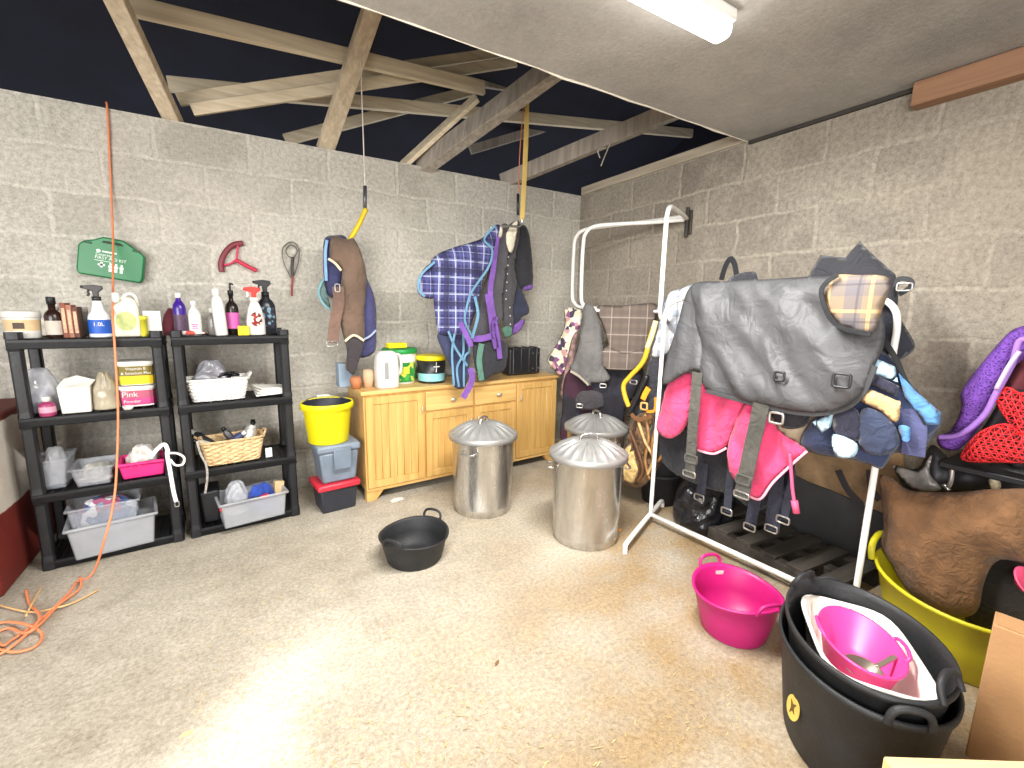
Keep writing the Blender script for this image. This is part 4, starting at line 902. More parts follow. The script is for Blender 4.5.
# ================================================================== things on the back wall
kit = thing('first_aid_kit', 'green first aid case hung crooked on the back wall', 'first aid kit', (-3.685, -.003, 1.69)); kit.rotation_euler = (0, math.radians(9), 0)
GR = M((22, 120, 66), .4, 0, .06); w2, h2 = .155, .122
pro = [(-w2, -h2*.75), (-w2*.94, -h2), (w2*.94, -h2), (w2, -h2*.75), (w2, h2*.35), (w2*.86, h2*.55), (w2*.55, h2*.78), (w2*.3, h2*.98), (-w2*.3, h2*.98), (-w2*.55, h2*.78), (-w2*.86, h2*.62), (-w2, h2*.4)]
bm = B(); prism(bm, pro, -.075, -.038); obj('front_shell', bm, GR, kit, bev=.008)
bm = B(); prism(bm, [(x*.985, z*.985) for x, z in pro], -.037, 0); obj('back_shell', bm, M((16, 92, 52), .45), kit, bev=.006)
bm = B(); prism(bm, [(-w2*.34, h2*.68), (-w2*.27, h2*.8), (w2*.27, h2*.8), (w2*.34, h2*.68)], -.0765, -.07); obj('handle_slot', bm, M((8, 52, 30), .6), kit, bev=.002)
for s in (-1, 1):
    bm = B(); box(bm, s*w2*.72-.018, s*w2*.72+.018, -.078, -.07, h2*.52, h2*.62); obj('catch', bm, M((10, 70, 40), .5), kit, bev=.002)
WT = M((232, 240, 232), .5, 0, .02)
bm = B(); lathe(bm, [(.010, 0), (.010, .001)], 20); bmesh.ops.rotate(bm, verts=bm.verts, cent=(0, 0, 0), matrix=Matrix.Rotation(PI/2, 3, 'X')); bmesh.ops.translate(bm, verts=bm.verts, vec=(-.062, -.0755, .032)); box(bm, -.045, .022, -.0765, -.075, .028, .036); obj('printed_mark', bm, WT, kit)
text('Catering', .022, (-.074, -.0762, .012), WT, kit, align='LEFT'); text('FIRST AID KIT', .024, (-.076, -.0762, -.008), WT, kit, align='LEFT')
bm = B(); box(bm, -.076, .0, -.0765, -.075, -.026, -.023); obj('printed_line', bm, WT, kit)
bm = B(); box(bm, -.05, -.038, -.0765, -.075, -.064, -.032); box(bm, -.06, -.028, -.0765, -.075, -.054, -.042); obj('cross', bm, WT, kit)
for i in range(3):
    x = -.002+.026*i; bm = B(); lathe(bm, [(.006, 0), (.006, .0012)], 14); bmesh.ops.rotate(bm, verts=bm.verts, cent=(0, 0, 0), matrix=Matrix.Rotation(PI/2, 3, 'X')); bmesh.ops.translate(bm, verts=bm.verts, vec=(x, -.0755, -.036))
    box(bm, x-.009, x+.009, -.0765, -.075, -.060, -.044); box(bm, x-.007, x+.007, -.0765, -.075, -.082, -.063); obj('pictogram', bm, WT, kit)

t = thing('sweat_scraper', 'pink-handled curved sweat scraper hung on the back wall', 'scraper', (0, 0, 0))
def wp(px, py, y=-.03): return at_y(px, py, y)
bm = B(); tube(bm, [wp(243, 243), wp(233, 245), wp(225, 253), wp(221, 263), wp(222, 272)], .008, 8, flat=2.2); obj('blade', bm, M((120, 40, 52), .5), t, smooth=True)
bm = B(); tube(bm, [wp(238, 245), wp(237, 256), wp(236, 261)], .007, 8); tube(bm, [wp(224, 265), wp(230, 264), wp(236, 260)], .007, 8); obj('yoke', bm, M((206, 52, 92), .45), t, smooth=True)
bm = B(); tube(bm, [wp(236, 260), wp(247, 266), wp(257, 271)], .014, 10); obj('handle', bm, M((196, 34, 66), .4), t, smooth=True)
t = thing('wire_tack', 'small wire loop of tack with a red end hung on the back wall', 'tack', (0, 0, 0))
bm = B(); tube(bm, [wp(291, 242), wp(283, 248), wp(283, 260), wp(288, 272), wp(292, 278), wp(296, 270), wp(299, 258), wp(298, 247)], .004, 6, closed=True); obj('wire_loop', bm, M((96, 92, 88), .4, .7), t, smooth=True)
bm = B(); tube(bm, [wp(291, 245, -.035), wp(286, 250, -.035), wp(288, 256, -.035), wp(294, 257, -.035), wp(297, 250, -.035)], .005, 6, closed=True); obj('ring', bm, M((110, 104, 98), .4, .7), t, smooth=True)
bm = B(); tube(bm, [wp(293, 257, -.04), wp(292, 268, -.04), wp(293, 276, -.04)], .011, 8); obj('strap', bm, M((64, 58, 54), .6), t, smooth=True)
bm = B(); tube(bm, [wp(293, 276, -.04), wp(292, 286, -.04), wp(292, 296, -.04)], .007, 8); obj('tail', bm, M((150, 60, 54), .6), t, smooth=True)

# orange cord from wall top to floor coil
t = thing('orange_twine', 'orange twine hanging over the back wall and coiled on the floor', 'twine', (0, 0, 0))
ORG = M((228, 136, 92), .6, 0, .1); ORW = M((190, 128, 94), .7, 0, .2, 20)
bm = B(); tube(bm, [at_y(106, 103, .06), at_y(107, 106, -.012), at_y(109, 140, -.015), at_y(111, 190, -.02), at_y(113, 236, -.1), at_y(113, 275, -.3), at_y(113, 320, -.56), at_y(115, 350, -.61), at_y(118, 410, -.63), at_y(117, 460, -.68), at_y(114, 500, -.78), at_y(105, 538, -.86), at_z(93, 573, .02), at_z(76, 582, .012)], .0055, 8); obj('hanging_length', bm, ORG, t, smooth=True)
bm = B(); zc = .012
def fl(px, py, z=.012): return at_z(px, py, z)
tube(bm, [fl(76, 582), fl(68, 594), fl(40, 620, .02), fl(12, 640), fl(2, 645), fl(-10, 630), fl(5, 622), fl(28, 625, .03), fl(42, 634), fl(36, 646), fl(15, 652), fl(-5, 648)], .0055, 8)
tube(bm, [fl(80, 577, .02), fl(80, 588, .02), fl(60, 604, .02), fl(30, 632, .03), fl(8, 628), fl(-12, 640), fl(-4, 655), fl(20, 640, .025), fl(40, 618, .03), fl(30, 604), fl(26, 590, .02)], .0055, 8)
obj('floor_coil', bm, ORG, t, smooth=True)
bm = B(); tube(bm, [fl(98, 590), fl(75, 602), fl(55, 608, .02), fl(30, 612), fl(-5, 604)], .004, 6); tube(bm, [fl(42, 586), fl(34, 600, .03), fl(26, 616, .03)], .004, 6); obj('pale_twine', bm, M((222, 178, 120), .7), t, smooth=True)

# ================================================================== rug hoists hanging from the timbers
P1 = Plane((-3, -.35), (-1, -.35))
PINKH = M((214, 70, 74), .4, 0, .05)
def hoist(pl, hk, top, bot, label, mat, wid, cordmat):
    t = thing('rug_hook', label, 'hook', (0, 0, 0))
    cordline('hook', PINKH, [(hk[0]-3, hk[1]-6), (hk[0]-4, hk[1]), (hk[0], hk[1]+4), (hk[0]+4, hk[1]), (hk[0]+2, hk[1]-5)], pl, .009, t, .0)
    return t
t = hoist(P1, (360, 42), None, None, 'pink hook with thin white cord and a yellow-sleeved hanger carrying the brown rug', None, 0, None)
cordline('cord', M((226, 216, 204), .6), [(360, 46), (362, 100), (365, 186)], P1, .004, t, 0)
cordline('spring_clip', M((96, 98, 104), .4, .6), [(365, 186), (365, 209)], P1, .013, t, 0)
cordline('hanger_sleeve', M((218, 186, 24), .5), [(366, 209), (358, 226), (348, 243)], P1, .017, t, .01)
# brown and navy rug
BR = fabric((104, 84, 70), .2); NV = fabric((52, 54, 92), .2); CREAM = M((210, 194, 164), .7)
t = thing('horse_rug', 'brown and navy horse rug hanging folded from the white-corded hook', 'horse rug', (0, 0, 0))
c = (300, 220, .2342)
cloth('navy_fold', NV, cr(*c, [(105, 80), (140, 66), (200, 78), (190, 200), (160, 310), (125, 330), (103, 260), (98, 150)]), P1, t, -.04, .03, seed=2)
cloth('lining', fabric((62, 62, 104), .2), cr(*c, [(235, 95), (275, 220), (320, 340), (326, 480), (316, 565), (250, 585), (240, 500), (240, 400), (235, 280)]), P1, t, -.02, .035, seed=3)
cloth('rug_body', BR, cr(*c, [(135, 70), (200, 82), (232, 82), (270, 170), (285, 260), (275, 380), (275, 500), (248, 590), (232, 645), (212, 650), (195, 630), (200, 560), (185, 500), (168, 420), (165, 330), (178, 210), (130, 170)]), P1, t, .03, .04, amp=.02, seed=4)
cloth('pocket', fabric((58, 52, 56)), cr(*c, [(203, 525), (235, 500), (272, 520), (252, 600), (232, 655), (206, 640)]), P1, t, .07, .015, seed=5, step=.016)
ribbon('piping', CREAM, cr(*c, [(120, 165), (150, 185), (176, 216)]), P1, .016, t, .075); ribbon('piping', CREAM, cr(*c, [(192, 518), (230, 492), (274, 516)]), P1, .016, t, .095)
ribbon('piping', M((150, 160, 190), .7), cr(*c, [(272, 510), (300, 495), (325, 470)]), P1, .014, t, .04)
st = ribbon('strap', fabric((112, 88, 76)), cr(*c, [(162, 285), (165, 350), (150, 430), (140, 525)]), P1, .075, t, .08)
buckle('clip', 300+160*.2342, 220+290*.2342, P1, .03, .05, st, .095); buckle('buckle', 300+138*.2342, 220+528*.2342, P1, .07, .035, st, .09)
ribbon('edge_tape', M((110, 150, 156), .7), cr(*c, [(100, 250), (78, 305), (98, 355), (132, 386)]), P1, .016, t, -.0); ribbon('edge_tape', M((120, 156, 196), .7), cr(*c, [(115, 85), (108, 150), (112, 260)]), P1, .02, t, .0)
cloth('green_lining', fabric((92, 116, 116)), cr(*c, [(98, 255), (80, 305), (98, 350), (130, 380), (118, 320)]), P1, t, -.02, .012, step=.014)

P2 = Plane((-2, -.62), (-.5, -.56))
t = thing('rug_hook', 'pink hook with a yellow strap carrying the check and purple rugs', 'hook', (0, 0, 0))
cordline('hook', PINKH, [(523, 88), (522, 96), (526, 100), (530, 96), (529, 90)], P2, .009, t, 0)
ribbon('yellow_strap', M((222, 190, 110), .6, 0, .1), [(527, 100), (526, 140), (524, 185), (522, 220)], P2, .042, t, 0)
cordline('cord', M((200, 120, 90), .6), [(524, 100), (520, 150), (518, 200)], P2, .004, t, .01)
cordline('spring_clip', M((60, 62, 66), .4, .6), [(518, 194), (518, 215)], P2, .012, t, .01)
cordline('hanger_bar', STEEL, [(522, 218), (520, 226), (505, 226), (490, 228)], P2, .009, t, 0)
c = (410, 210, .2473)
CHK = plaid((48, 46, 92), [(0, .06, 0, .36, (84, 84, 140), .45), (1, .06, 0, .36, (84, 84, 140), .45), (0, .06, .45, .08, (170, 180, 216), .45), (1, .06, .45, .08, (176, 186, 220), .55), (0, .12, .3, .05, (206, 214, 238), .7), (1, .12, .3, .05, (206, 214, 238), .6), (0, .24, .0, .16, (30, 28, 58), .7), (1, .24, 0, .16, (30, 28, 58), .7)])
LB = M((98, 140, 168), .7); PU = fabric((118, 78, 160)); DG = fabric((82, 80, 86)); BK = fabric((44, 44, 50))
t = thing('horse_rug', 'navy and white check horse rug with pale blue straps, over the sideboard', 'horse rug', (0, 0, 0))
cloth('shoulder', CHK, cr(*c, [(30, 330), (35, 285), (50, 245), (85, 215), (120, 230), (110, 345), (60, 356)]), P2, t, -.02, .05, seed=11)
cloth('rug_body', CHK, cr(*c, [(80, 225), (110, 180), (180, 150), (265, 125), (300, 105), (335, 66), (362, 62), (355, 110), (330, 190), (305, 260), (285, 330), (262, 420), (235, 500), (205, 530), (150, 515), (115, 500), (100, 430), (92, 340)]), P2, t, .0, .09, amp=.03, fs=7, seed=12)
cloth('skirt', fabric((50, 56, 86)), cr(*c, [(115, 495), (235, 500), (238, 640), (222, 715), (178, 715), (165, 640), (130, 570)]), P2, t, .0, .035, seed=13)
for i, pth in enumerate(([(345, 62), (300, 118), (332, 160), (318, 230), (250, 330), (228, 400), (222, 450), (250, 510)], [(262, 350), (275, 420), (262, 480), (250, 520)], [(155, 490), (185, 560), (232, 630)], [(180, 500), (170, 580), (178, 712)], [(215, 500), (215, 580), (190, 640), (198, 715)], [(235, 520), (240, 570), (220, 600), (218, 715)], [(100, 210), (45, 262), (35, 320), (60, 350)])):
    ribbon('strap', LB, cr(*c, pth), P2, (.017 if i != 1 else .024), t, .075 if i < 2 else (.07 if i < 6 else .05))
t = thing('horse_rug', 'grey horse rug with purple binding and straps, hung beside the check rug', 'horse rug', (0, 0, 0))
cloth('rug_body', DG, cr(*c, [(345, 88), (375, 55), (400, 70), (400, 160), (385, 260), (372, 360), (372, 440), (332, 500), (300, 520), (250, 518), (268, 440), (290, 340), (312, 260), (335, 180)]), P2, t, -.11, .05, amp=.02, seed=14)
for pth, wd in (([(352, 105), (338, 230), (325, 330), (338, 430), (355, 520), (364, 602)], .045), ([(308, 340), (322, 430), (330, 495)], .025), ([(335, 508), (290, 520), (250, 520)], .05), ([(203, 455), (225, 500), (248, 552)], .04), ([(345, 430), (335, 480), (350, 560)], .05), ([(245, 640), (250, 690), (215, 760)], .05)):
    ribbon('strap', PU, cr(*c, pth), P2, wd, t, .14 if pth[0][0] < 260 else .03)
cloth('collar', fabric((214, 206, 186)), cr(*c, [(345, 75), (372, 60), (370, 110), (345, 108)]), P2, t, .0, .015, step=.014)
t = thing('horse_rug', 'charcoal horse rug with a cream collar, third along the hanger', 'horse rug', (0, 0, 0))
cloth('rug_body', fabric((70, 68, 72)), cr(*c, [(378, 95), (420, 45), (442, 48), (440, 120), (422, 220), (432, 300), (415, 400), (420, 470), (392, 510), (375, 430), (370, 330), (385, 230)]), P2, t, -.18, .045, amp=.018, seed=15)
cloth('collar', fabric((214, 206, 186)), cr(*c, [(388, 100), (420, 50), (438, 52), (420, 160), (398, 165)]), P2, t, -.09, .02, step=.016)
for i in range(9):
    q = cr(*c, [(398-2*i+(3*i if i > 5 else 0), 190+34*i)])[0]; p = P2.pt(*P2.uvd(q[0], q[1], -.085), -.085)
    bm = B(); lathe(bm, [(.006, 0), (.004, .004)], 10); bmesh.ops.rotate(bm, verts=bm.verts, cent=(0, 0, 0), matrix=Matrix.Rotation(PI/2, 3, 'X')); bmesh.ops.translate(bm, verts=bm.verts, vec=p); obj('stud', bm, M((220, 220, 216), .4), t)
t = thing('horse_rug', 'black and navy horse rug, nearest the wall corner on the yellow-strapped hanger', 'horse rug', (0, 0, 0))
cloth('rug_body', BK, cr(*c, [(440, 80), (470, 68), (488, 140), (494, 310), (455, 318), (430, 330), (425, 230)]), P2, t, -.27, .05, amp=.02, seed=16)
cloth('tail_flap', fabric((48, 52, 74)), cr(*c, [(420, 240), (440, 300), (482, 405), (450, 435), (425, 480), (402, 450), (408, 330)]), P2, t, -.25, .035, seed=17)
cloth('purple_edge', PU, cr(*c, [(415, 470), (465, 440), (450, 480), (415, 505)]), P2, t, -.2, .01, step=.016); cloth('purple_edge', PU, cr(*c, [(460, 312), (495, 302), (490, 322), (465, 325)]), P2, t, -.18, .01, step=.016)
cloth('green_edge', fabric((84, 124, 108)), cr(*c, [(372, 478), (410, 470), (412, 505), (385, 515)]), P2, t, -.12, .012, step=.016)
t = thing('horse_rug', 'black fleece rug bottom hanging behind the purple straps, over the sideboard front', 'horse rug', (0, 0, 0))
cloth('rug_body', BK, cr(*c, [(258, 525), (330, 520), (392, 540), (385, 640), (330, 670), (290, 690), (262, 640)]), P2, t, -.02, .03, seed=18)
ribbon('strap', fabric((84, 124, 108)), cr(*c, [(290, 540), (280, 610), (290, 690)]), P2, .05, t, .025)

# ================================================================== swing-arm rug rack on the right wall
t = thing('wall_rug_rack', 'white swing-arm rug rack bolted to the right wall', 'rack', (0, -1.34, 0))
bm = B(); box(bm, -.02, -.001, -.03, .03, 2.02, 2.2); obj('wall_plate', bm, M((84, 76, 68), .5, .5), t, bev=.004)
bm = B(); tube(bm, [(-.03, 0, 2.0), (-.03, 0, 2.22)], .014, 10, sm=False); obj('pivot', bm, M((70, 66, 62), .5, .5), t)
ARMS = [((-.64, -1.672), 2.105, 1.37), ((-.60, -.80), 2.10, 1.43), ((-.46, -.505), 2.125, 1.45)]
for (ax, ay), zt, zb in ARMS:
    d = Vector((ax, ay+1.34, 0)); L = d.length; d.normalize()
    def P_(s, z): return (d.x*s-.03 if s < .1 else d.x*s, d.y*s, z)
    bm = B(); tube(bm, [P_(.02, zt+.03), P_(L*.35, zt+.02), P_(L*.72, zt+.01), P_(L*.90, zt-.005), P_(L*.975, zt-.05), P_(L, zt-.15), P_(L, zb+.14), P_(L*.975, zb+.045), P_(L*.9, zb+.005), P_(L*.7, zb), P_(L*.3, zb), P_(.03, zb)], .0155, 12); obj('arm', bm, WHITEM, t, smooth=True)
bm = B(); tube(bm, [(-.02, -.0, 2.03), (-.008, .3, 1.87), (-.008, .62, 1.7)], .006, 8); 
bm.free()
# rugs over the rack arms
P3 = Plane((-.60, -.80), (0, -1.34)); c = (545, 290, .1824)
t = thing('horse_rug', 'cream and purple patterned rug hung at the far end of the wall rack', 'horse rug', (0, 0, 0))
P3b = Plane((-.48, -.53), (-.1, -1.2))
cloth('rug_body', patch_mat([(222, 218, 190), (130, 80, 120), (226, 222, 210), (70, 60, 80), (196, 150, 150), (216, 210, 180)], 24), cr(*c, [(110, 100), (200, 112), (195, 190), (168, 250), (150, 310), (120, 420), (80, 470), (50, 440), (20, 405), (15, 370), (60, 300), (100, 220), (110, 170)]), P3b, t, .05, .04, amp=.02, seed=21)
cloth('edge_roll', fabric((148, 118, 112), .4, 20), cr(*c, [(150, 260), (178, 240), (160, 400), (135, 570), (110, 600), (85, 580), (88, 520), (115, 400)]), P3b, t, .1, .03, seed=22)
t = thing('horse_rug', 'dark grey rug draped over the wall rack beside the brown check rug', 'horse rug', (0, 0, 0))
cloth('rug_body', fabric((112, 110, 108)), cr(*c, [(215, 82), (262, 88), (300, 180), (322, 330), (325, 420), (360, 480), (340, 505), (265, 510), (240, 520), (140, 440), (160, 380), (182, 300), (205, 190)]), P3, t, .03, .05, amp=.035, fs=9, stretch=.15, seed=23)
ribbon('edge_tape', M((160, 150, 136), .7), cr(*c, [(140, 445), (190, 475), (240, 522)]), P3, .02, t, .06)
t = thing('horse_rug', 'brown window-check rug draped over the wall rack', 'horse rug', (0, 0, 0))
BCHK = plaid((112, 100, 90), [(0, .07, 0, .5, (124, 112, 104), .5), (1, .07, 0, .5, (104, 92, 86), .5), (0, .14, .2, .06, (186, 170, 160), .6), (1, .14, .2, .06, (186, 170, 160), .6)])
cloth('rug_body', BCHK, cr(*c, [(285, 92), (420, 86), (590, 72), (612, 110), (592, 200), (560, 300), (530, 425), (330, 432), (315, 330), (345, 295), (318, 200)]), P3, t, .0, .035, amp=.022, seed=24)
cloth('folded_flap', BCHK, cr(*c, [(315, 330), (360, 318), (440, 345), (545, 330), (525, 430), (330, 432)]), P3, t, .045, .018, seed=25)
t = thing('horse_rug', 'black and maroon rug hanging low behind the far bin', 'horse rug', (0, 0, 0))
cloth('rug_body', patch_mat([(40, 38, 46), (34, 32, 40), (60, 30, 46), (46, 46, 60)], 7), cr(*c, [(130, 440), (330, 420), (530, 425), (500, 560), (440, 660), (420, 800), (300, 860), (100, 860), (95, 640)]), P3, t, -.07, .04, amp=.03, seed=26)
cloth('dark_fold', fabric((66, 62, 66)), cr(*c, [(190, 560), (300, 560), (320, 640), (240, 660), (170, 640)]), P3, t, -.02, .02, seed=27); buckle('buckle', 545+318*.1824, 290+525*.1824, P3, .05, .03, t, .03, r=.006); buckle('buckle', 545+190*.1824, 290+635*.1824, P3, .05, .03, t, .03, r=.006)

# rugs on the front arm and on the left end of the rail
P4 = Plane((-.61, -1.60), (-.50, -2.0)); c = (540, 190, .2995)
t = thing('horse_rug', 'pale grey and white check rug hung at the left end of the rail', 'horse rug', (0, 0, 0))
cloth('rug_body', plaid((150, 156, 168), [(0, .09, 0, .5, (206, 208, 214), .8), (1, .09, 0, .5, (206, 208, 214), .7), (0, .09, .2, .12, (110, 116, 132), .7)]), cr(*c, [(425, 352), (470, 330), (520, 318), (500, 400), (470, 470), (450, 530), (375, 558), (395, 450)]), P4, t, .0, .035, amp=.02, seed=31)
ribbon('binding', M((110, 112, 118), .7), cr(*c, [(400, 355), (420, 430), (460, 480)]), P4, .02, t, .05)
t = thing('horse_rug', 'black rug bundled below the pale grey check rug', 'horse rug', (0, 0, 0))
cloth('rug_body', BK, cr(*c, [(375, 555), (450, 532), (455, 600), (420, 700), (400, 760), (340, 770), (300, 745), (345, 650)]), P4, t, -.02, .05, amp=.03, seed=32)
cloth('white_print', patch_mat([(40, 40, 46), (200, 196, 190), (44, 44, 50), (40, 40, 44)], 22), cr(*c, [(400, 570), (450, 550), (445, 610), (405, 650)]), P4, t, .035, .01, seed=33, step=.016)
t = thing('yellow_harness', 'yellow padded strap looped at the left end of the rail', 'strap', (0, 0, 0))
c2 = (545, 290, .1824); YEL = M((226, 176, 40), .5, 0, .08)
cordline('padded_loop', YEL, cr(*c2, [(606, 175), (575, 270), (540, 390), (470, 470), (432, 520), (438, 580), (460, 640)]), P4, .017, t, .06)
cordline('cream_end', M((214, 204, 150), .6), cr(*c2, [(608, 170), (585, 250), (560, 320)]), P4, .0185, t, .061)
buckle('clip', 545+485*.1824, 290+505*.1824, P4, .05, .025, t, .08, r=.005)
cordline('black_strap', BLACKP, cr(*c2, [(560, 470), (500, 600), (455, 690)]), P4, .02, t, .07)
t = thing('leather_tack', 'bundle of tan and brown leather tack hanging beside the left rail post', 'tack', (0, 0, 0)); c3 = (610, 320, .2344)
LEA = fabric((112, 80, 48), .5, 18, .55, .2, 120, .9, 20)
cloth('bundle', LEA, cr(*c3, [(95, 425), (160, 385), (205, 400), (222, 520), (232, 580), (200, 640), (150, 705), (90, 710), (35, 650), (60, 560), (80, 480)]), P4, t, .0, .06, amp=.04, fs=14, stretch=.4, seed=34, ridge=.5)
cloth('tan_pouch', fabric((214, 180, 116), .3, 20), cr(*c3, [(60, 560), (95, 530), (110, 600), (120, 660), (90, 700), (40, 650)]), P4, t, .05, .035, seed=35)
for i, (pth, cc) in enumerate((([(110, 430), (100, 520), (130, 620), (110, 700)], (70, 46, 30)), ([(150, 400), (165, 500), (150, 600), (170, 680)], (150, 110, 66)), ([(185, 400), (190, 480), (215, 560), (200, 630)], (60, 40, 28)), ([(120, 430), (150, 520), (185, 590), (160, 660)], (196, 160, 108)), ([(85, 470), (120, 560), (140, 640), (120, 690)], (96, 64, 38)), ([(205, 420), (180, 540), (200, 600), (225, 575)], (150, 106, 60)))):
    cordline('strap', M(cc, .5, 0, .3, 20), cr(*c3, pth), P4, .011, t, .055+.006*i)
ribbon('orange_strap', M((236, 150, 30), .5), cr(*c3, [(165, 290), (150, 315), (140, 340)]), P4, .04, t, .08); ribbon('orange_strap', M((226, 140, 30), .5), cr(*c3, [(195, 330), (190, 385), (155, 390)]), P4, .02, t, .08)
ribbon('brown_strap', M((110, 72, 40), .6), cr(*c3, [(90, 400), (120, 425), (180, 410)]), P4, .03, t, .09)
buckle('ring', 610+145*.2344, 320+368*.2344, P4, .045, .045, t, .09, mat=M((206, 160, 90), .5), r=.007)

# ================================================================== garment rail and its rugs
RA, RB_ = Vector((-.715, -1.778, 0)), Vector((-.632, -2.945, 0)); u = (RB_-RA).normalized(); L = (RB_-RA).length; vx = Vector((u.y, -u.x, 0))
if vx.x > 0: vx = -vx
t = thing('garment_rail', 'white tubular garment rail loaded with horse rugs', 'rail', RA)
def rp(s, z, off=0): return u*s+vx*off+Vector((0, 0, z))
bm = B(); tube(bm, [rp(0, .05), rp(0, .6), rp(0, 1.1), rp(0, 1.28), rp(0, 1.37), rp(.012, 1.44), rp(.05, 1.485), rp(.12, 1.505)], .0135, 12); obj('post', bm, WHITEM, t, smooth=True)
bm = B(); tube(bm, [rp(L, .05), rp(L, .6), rp(L, 1.1), rp(L, 1.28), rp(L, 1.37), rp(L-.012, 1.44), rp(L-.05, 1.485), rp(L-.12, 1.505)], .0135, 12); obj('post', bm, WHITEM, t, smooth=True)
bm = B(); tube(bm, [rp(.12, 1.505), rp(L-.12, 1.505)], .0135, 12, sm=False); obj('top_rail', bm, WHITEM, t, smooth=True)
bm = B(); tube(bm, [rp(0, .055), rp(L, .055)], .0155, 12, sm=False); obj('bottom_rail', bm, WHITEM, t, smooth=True)
for s in (0, L):
    bm = B(); fq = Vector((-.904, -.428, 0)) if s == 0 else Vector((-.96, .28, 0))
    tube(bm, [rp(s, 0)+fq*a*(1 if s == 0 else .6)+Vector((0, 0, z)) for a, z in ((.49, .0), (.488, .03), (.465, .055), (.2, .062), (0, .062)) + (((-.2, .062), (-.27, .055), (-.295, .03), (-.297, 0)) if s == 0 else ((-.05, .062),))], .0145, 12); obj('foot', bm, WHITEM, t, smooth=True)
P5 = Plane((RA.x, RA.y), (RB_.x, RB_.y))
RUGG = fabric((74, 74, 76), .14, 4, .56, .15, 160, .38, 9, 0)
t = thing('horse_rug', 'large grey waterproof turnout rug spread over the garment rail', 'horse rug', (0, 0, 0))
cloth('rug_body', RUGG, [(690, 288, .0), (727, 281), (774, 279), (822, 276), (850, 280, .02), (880, 300, .04), (885, 340, .08), (874, 368, .1), (861, 394, .12), (840, 409, .12), (805, 412, .12), (758, 403, .12), (706, 389, .1), (700, 340, .06)], P5, t, .07, .05, amp=.026, fs=6, dirn=132, stretch=.5, seed=44, ridge=.8, step=.014, puff=.7)
cloth('neck_flap', RUGG, [(692, 287), (712, 288), (716, 330), (708, 372, .05), (690, 371, .08), (664, 385, .08), (667, 360, .06), (678, 325, .03), (684, 300)], P5, t, .09, .05, amp=.03, fs=7, stretch=.25, seed=42)
TCHK = plaid((136, 119, 99), [(0, .15, 0, .42, (92, 92, 104), .55), (1, .15, 0, .42, (92, 92, 104), .45), (0, .15, .45, .09, (198, 160, 112), .7), (1, .15, .45, .09, (198, 160, 112), .7), (0, .15, .72, .06, (70, 66, 70), .5), (1, .15, .72, .06, (70, 66, 70), .5)])
c = (680, 240, .3125)
cloth('check_lining', TCHK, cr(*c, [(455, 168), (480, 135), (505, 112), (560, 112), (672, 124), (645, 230), (612, 298), (525, 280), (480, 240)]), P5, t, .235, .03, amp=.010, seed=43)
ribbon('binding', BLACKP, cr(*c, [(505, 110), (470, 135), (452, 170), (478, 245), (525, 284), (612, 302)]), P5, .02, t, .262)
ribbon('binding', M((60, 60, 62), .6), [(875, 366), (862, 395), (841, 410), (806, 414), (758, 405), (706, 391)], P5, .02, t, .19)
GST = fabric((74, 72, 66))
for pth, wd, bx_ in (([(440, 40), (432, 130), (425, 210), (415, 370)], .062, (413, 365)), ([(645, 140), (620, 250), (600, 340), (580, 440)], .078, (580, 432))):
    s = ribbon('strap', GST, cr(560, 360, .3125, pth), P5, wd, t, .20); buckle('buckle', 560+bx_[0]*.3125, 360+bx_[1]*.3125, P5, .075, .03, s, .205, r=.005)
    buckle('slider', 560+(bx_[0]+6)*.3125, 360+(bx_[1]-48)*.3125, P5, .07, .045, s, .205, mat=GST, r=.006)
buckle('dee_ring', 680+517*.3125, 240+450*.3125, P5, .06, .055, t, .25, mat=M((40, 40, 42), .4), r=.006)
buckle('dee_ring', 680+318*.3125, 240+437*.3125, P5, .04, .04, t, .24, mat=M((36, 36, 38), .4), r=.006)
buckle('clip', 680+308*.3125, 240+570*.3125, P5, .06, .05, t, .2, r=.007)
t = thing('horse_rug', 'bright pink fleece rug showing below the large grey rug', 'horse rug', (0, 0, 0)); PKF = fabric((236, 76, 124), .1, 4, .9, .15)
c = (560, 360, .3125)
cloth('rug_body', PKF, cr(*c, [(455, 60), (590, 80), (598, 150), (560, 230), (530, 280), (490, 297), (440, 285), (438, 200)]), P5, t, .06, .05, amp=.032, fs=8, seed=51)
cloth('side_panel', PKF, cr(*c, [(345, 80), (400, 40), (425, 60), (418, 130), (405, 210), (362, 250), (322, 242), (308, 200)]), P5, t, .07, .045, amp=.028, fs=8, seed=52)
cloth('front_flap', PKF, cr(*c, [(598, 130), (650, 150), (700, 225), (792, 288), (745, 330), (680, 390), (642, 440), (605, 432), (572, 400), (538, 340), (545, 250)]), P5, t, .09, .045, amp=.036, fs=8, dirn=120, seed=53)
ribbon('piping', M((248, 170, 190), .7), cr(*c, [(790, 292), (742, 334), (680, 394), (642, 444), (605, 436)]), P5, .012, t, .125); ribbon('piping', M((248, 170, 190), .7), cr(*c, [(440, 288), (490, 300), (532, 282)]), P5, .012, t, .1)
tie = cordline('tie_cord', M((226, 90, 130), .6), cr(*c, [(735, 300), (740, 360), (745, 420), (752, 465)]), P5, .008, t, .14); cordline('tassel', M((226, 90, 130), .6), cr(*c, [(750, 450), (757, 490)]), P5, .016, tie, .14)
t = thing('horse_rug', 'dark navy rug with buckled leg straps behind the pink rug', 'horse rug', (0, 0, 0)); NVD = fabric((36, 38, 52))
cloth('rug_body', fabric((30, 31, 38)), cr(*c, [(300, 200), (540, 200), (740, 330), (735, 400), (640, 480), (540, 430), (440, 400), (330, 330)]), P5, t, -.07, .04, seed=54)
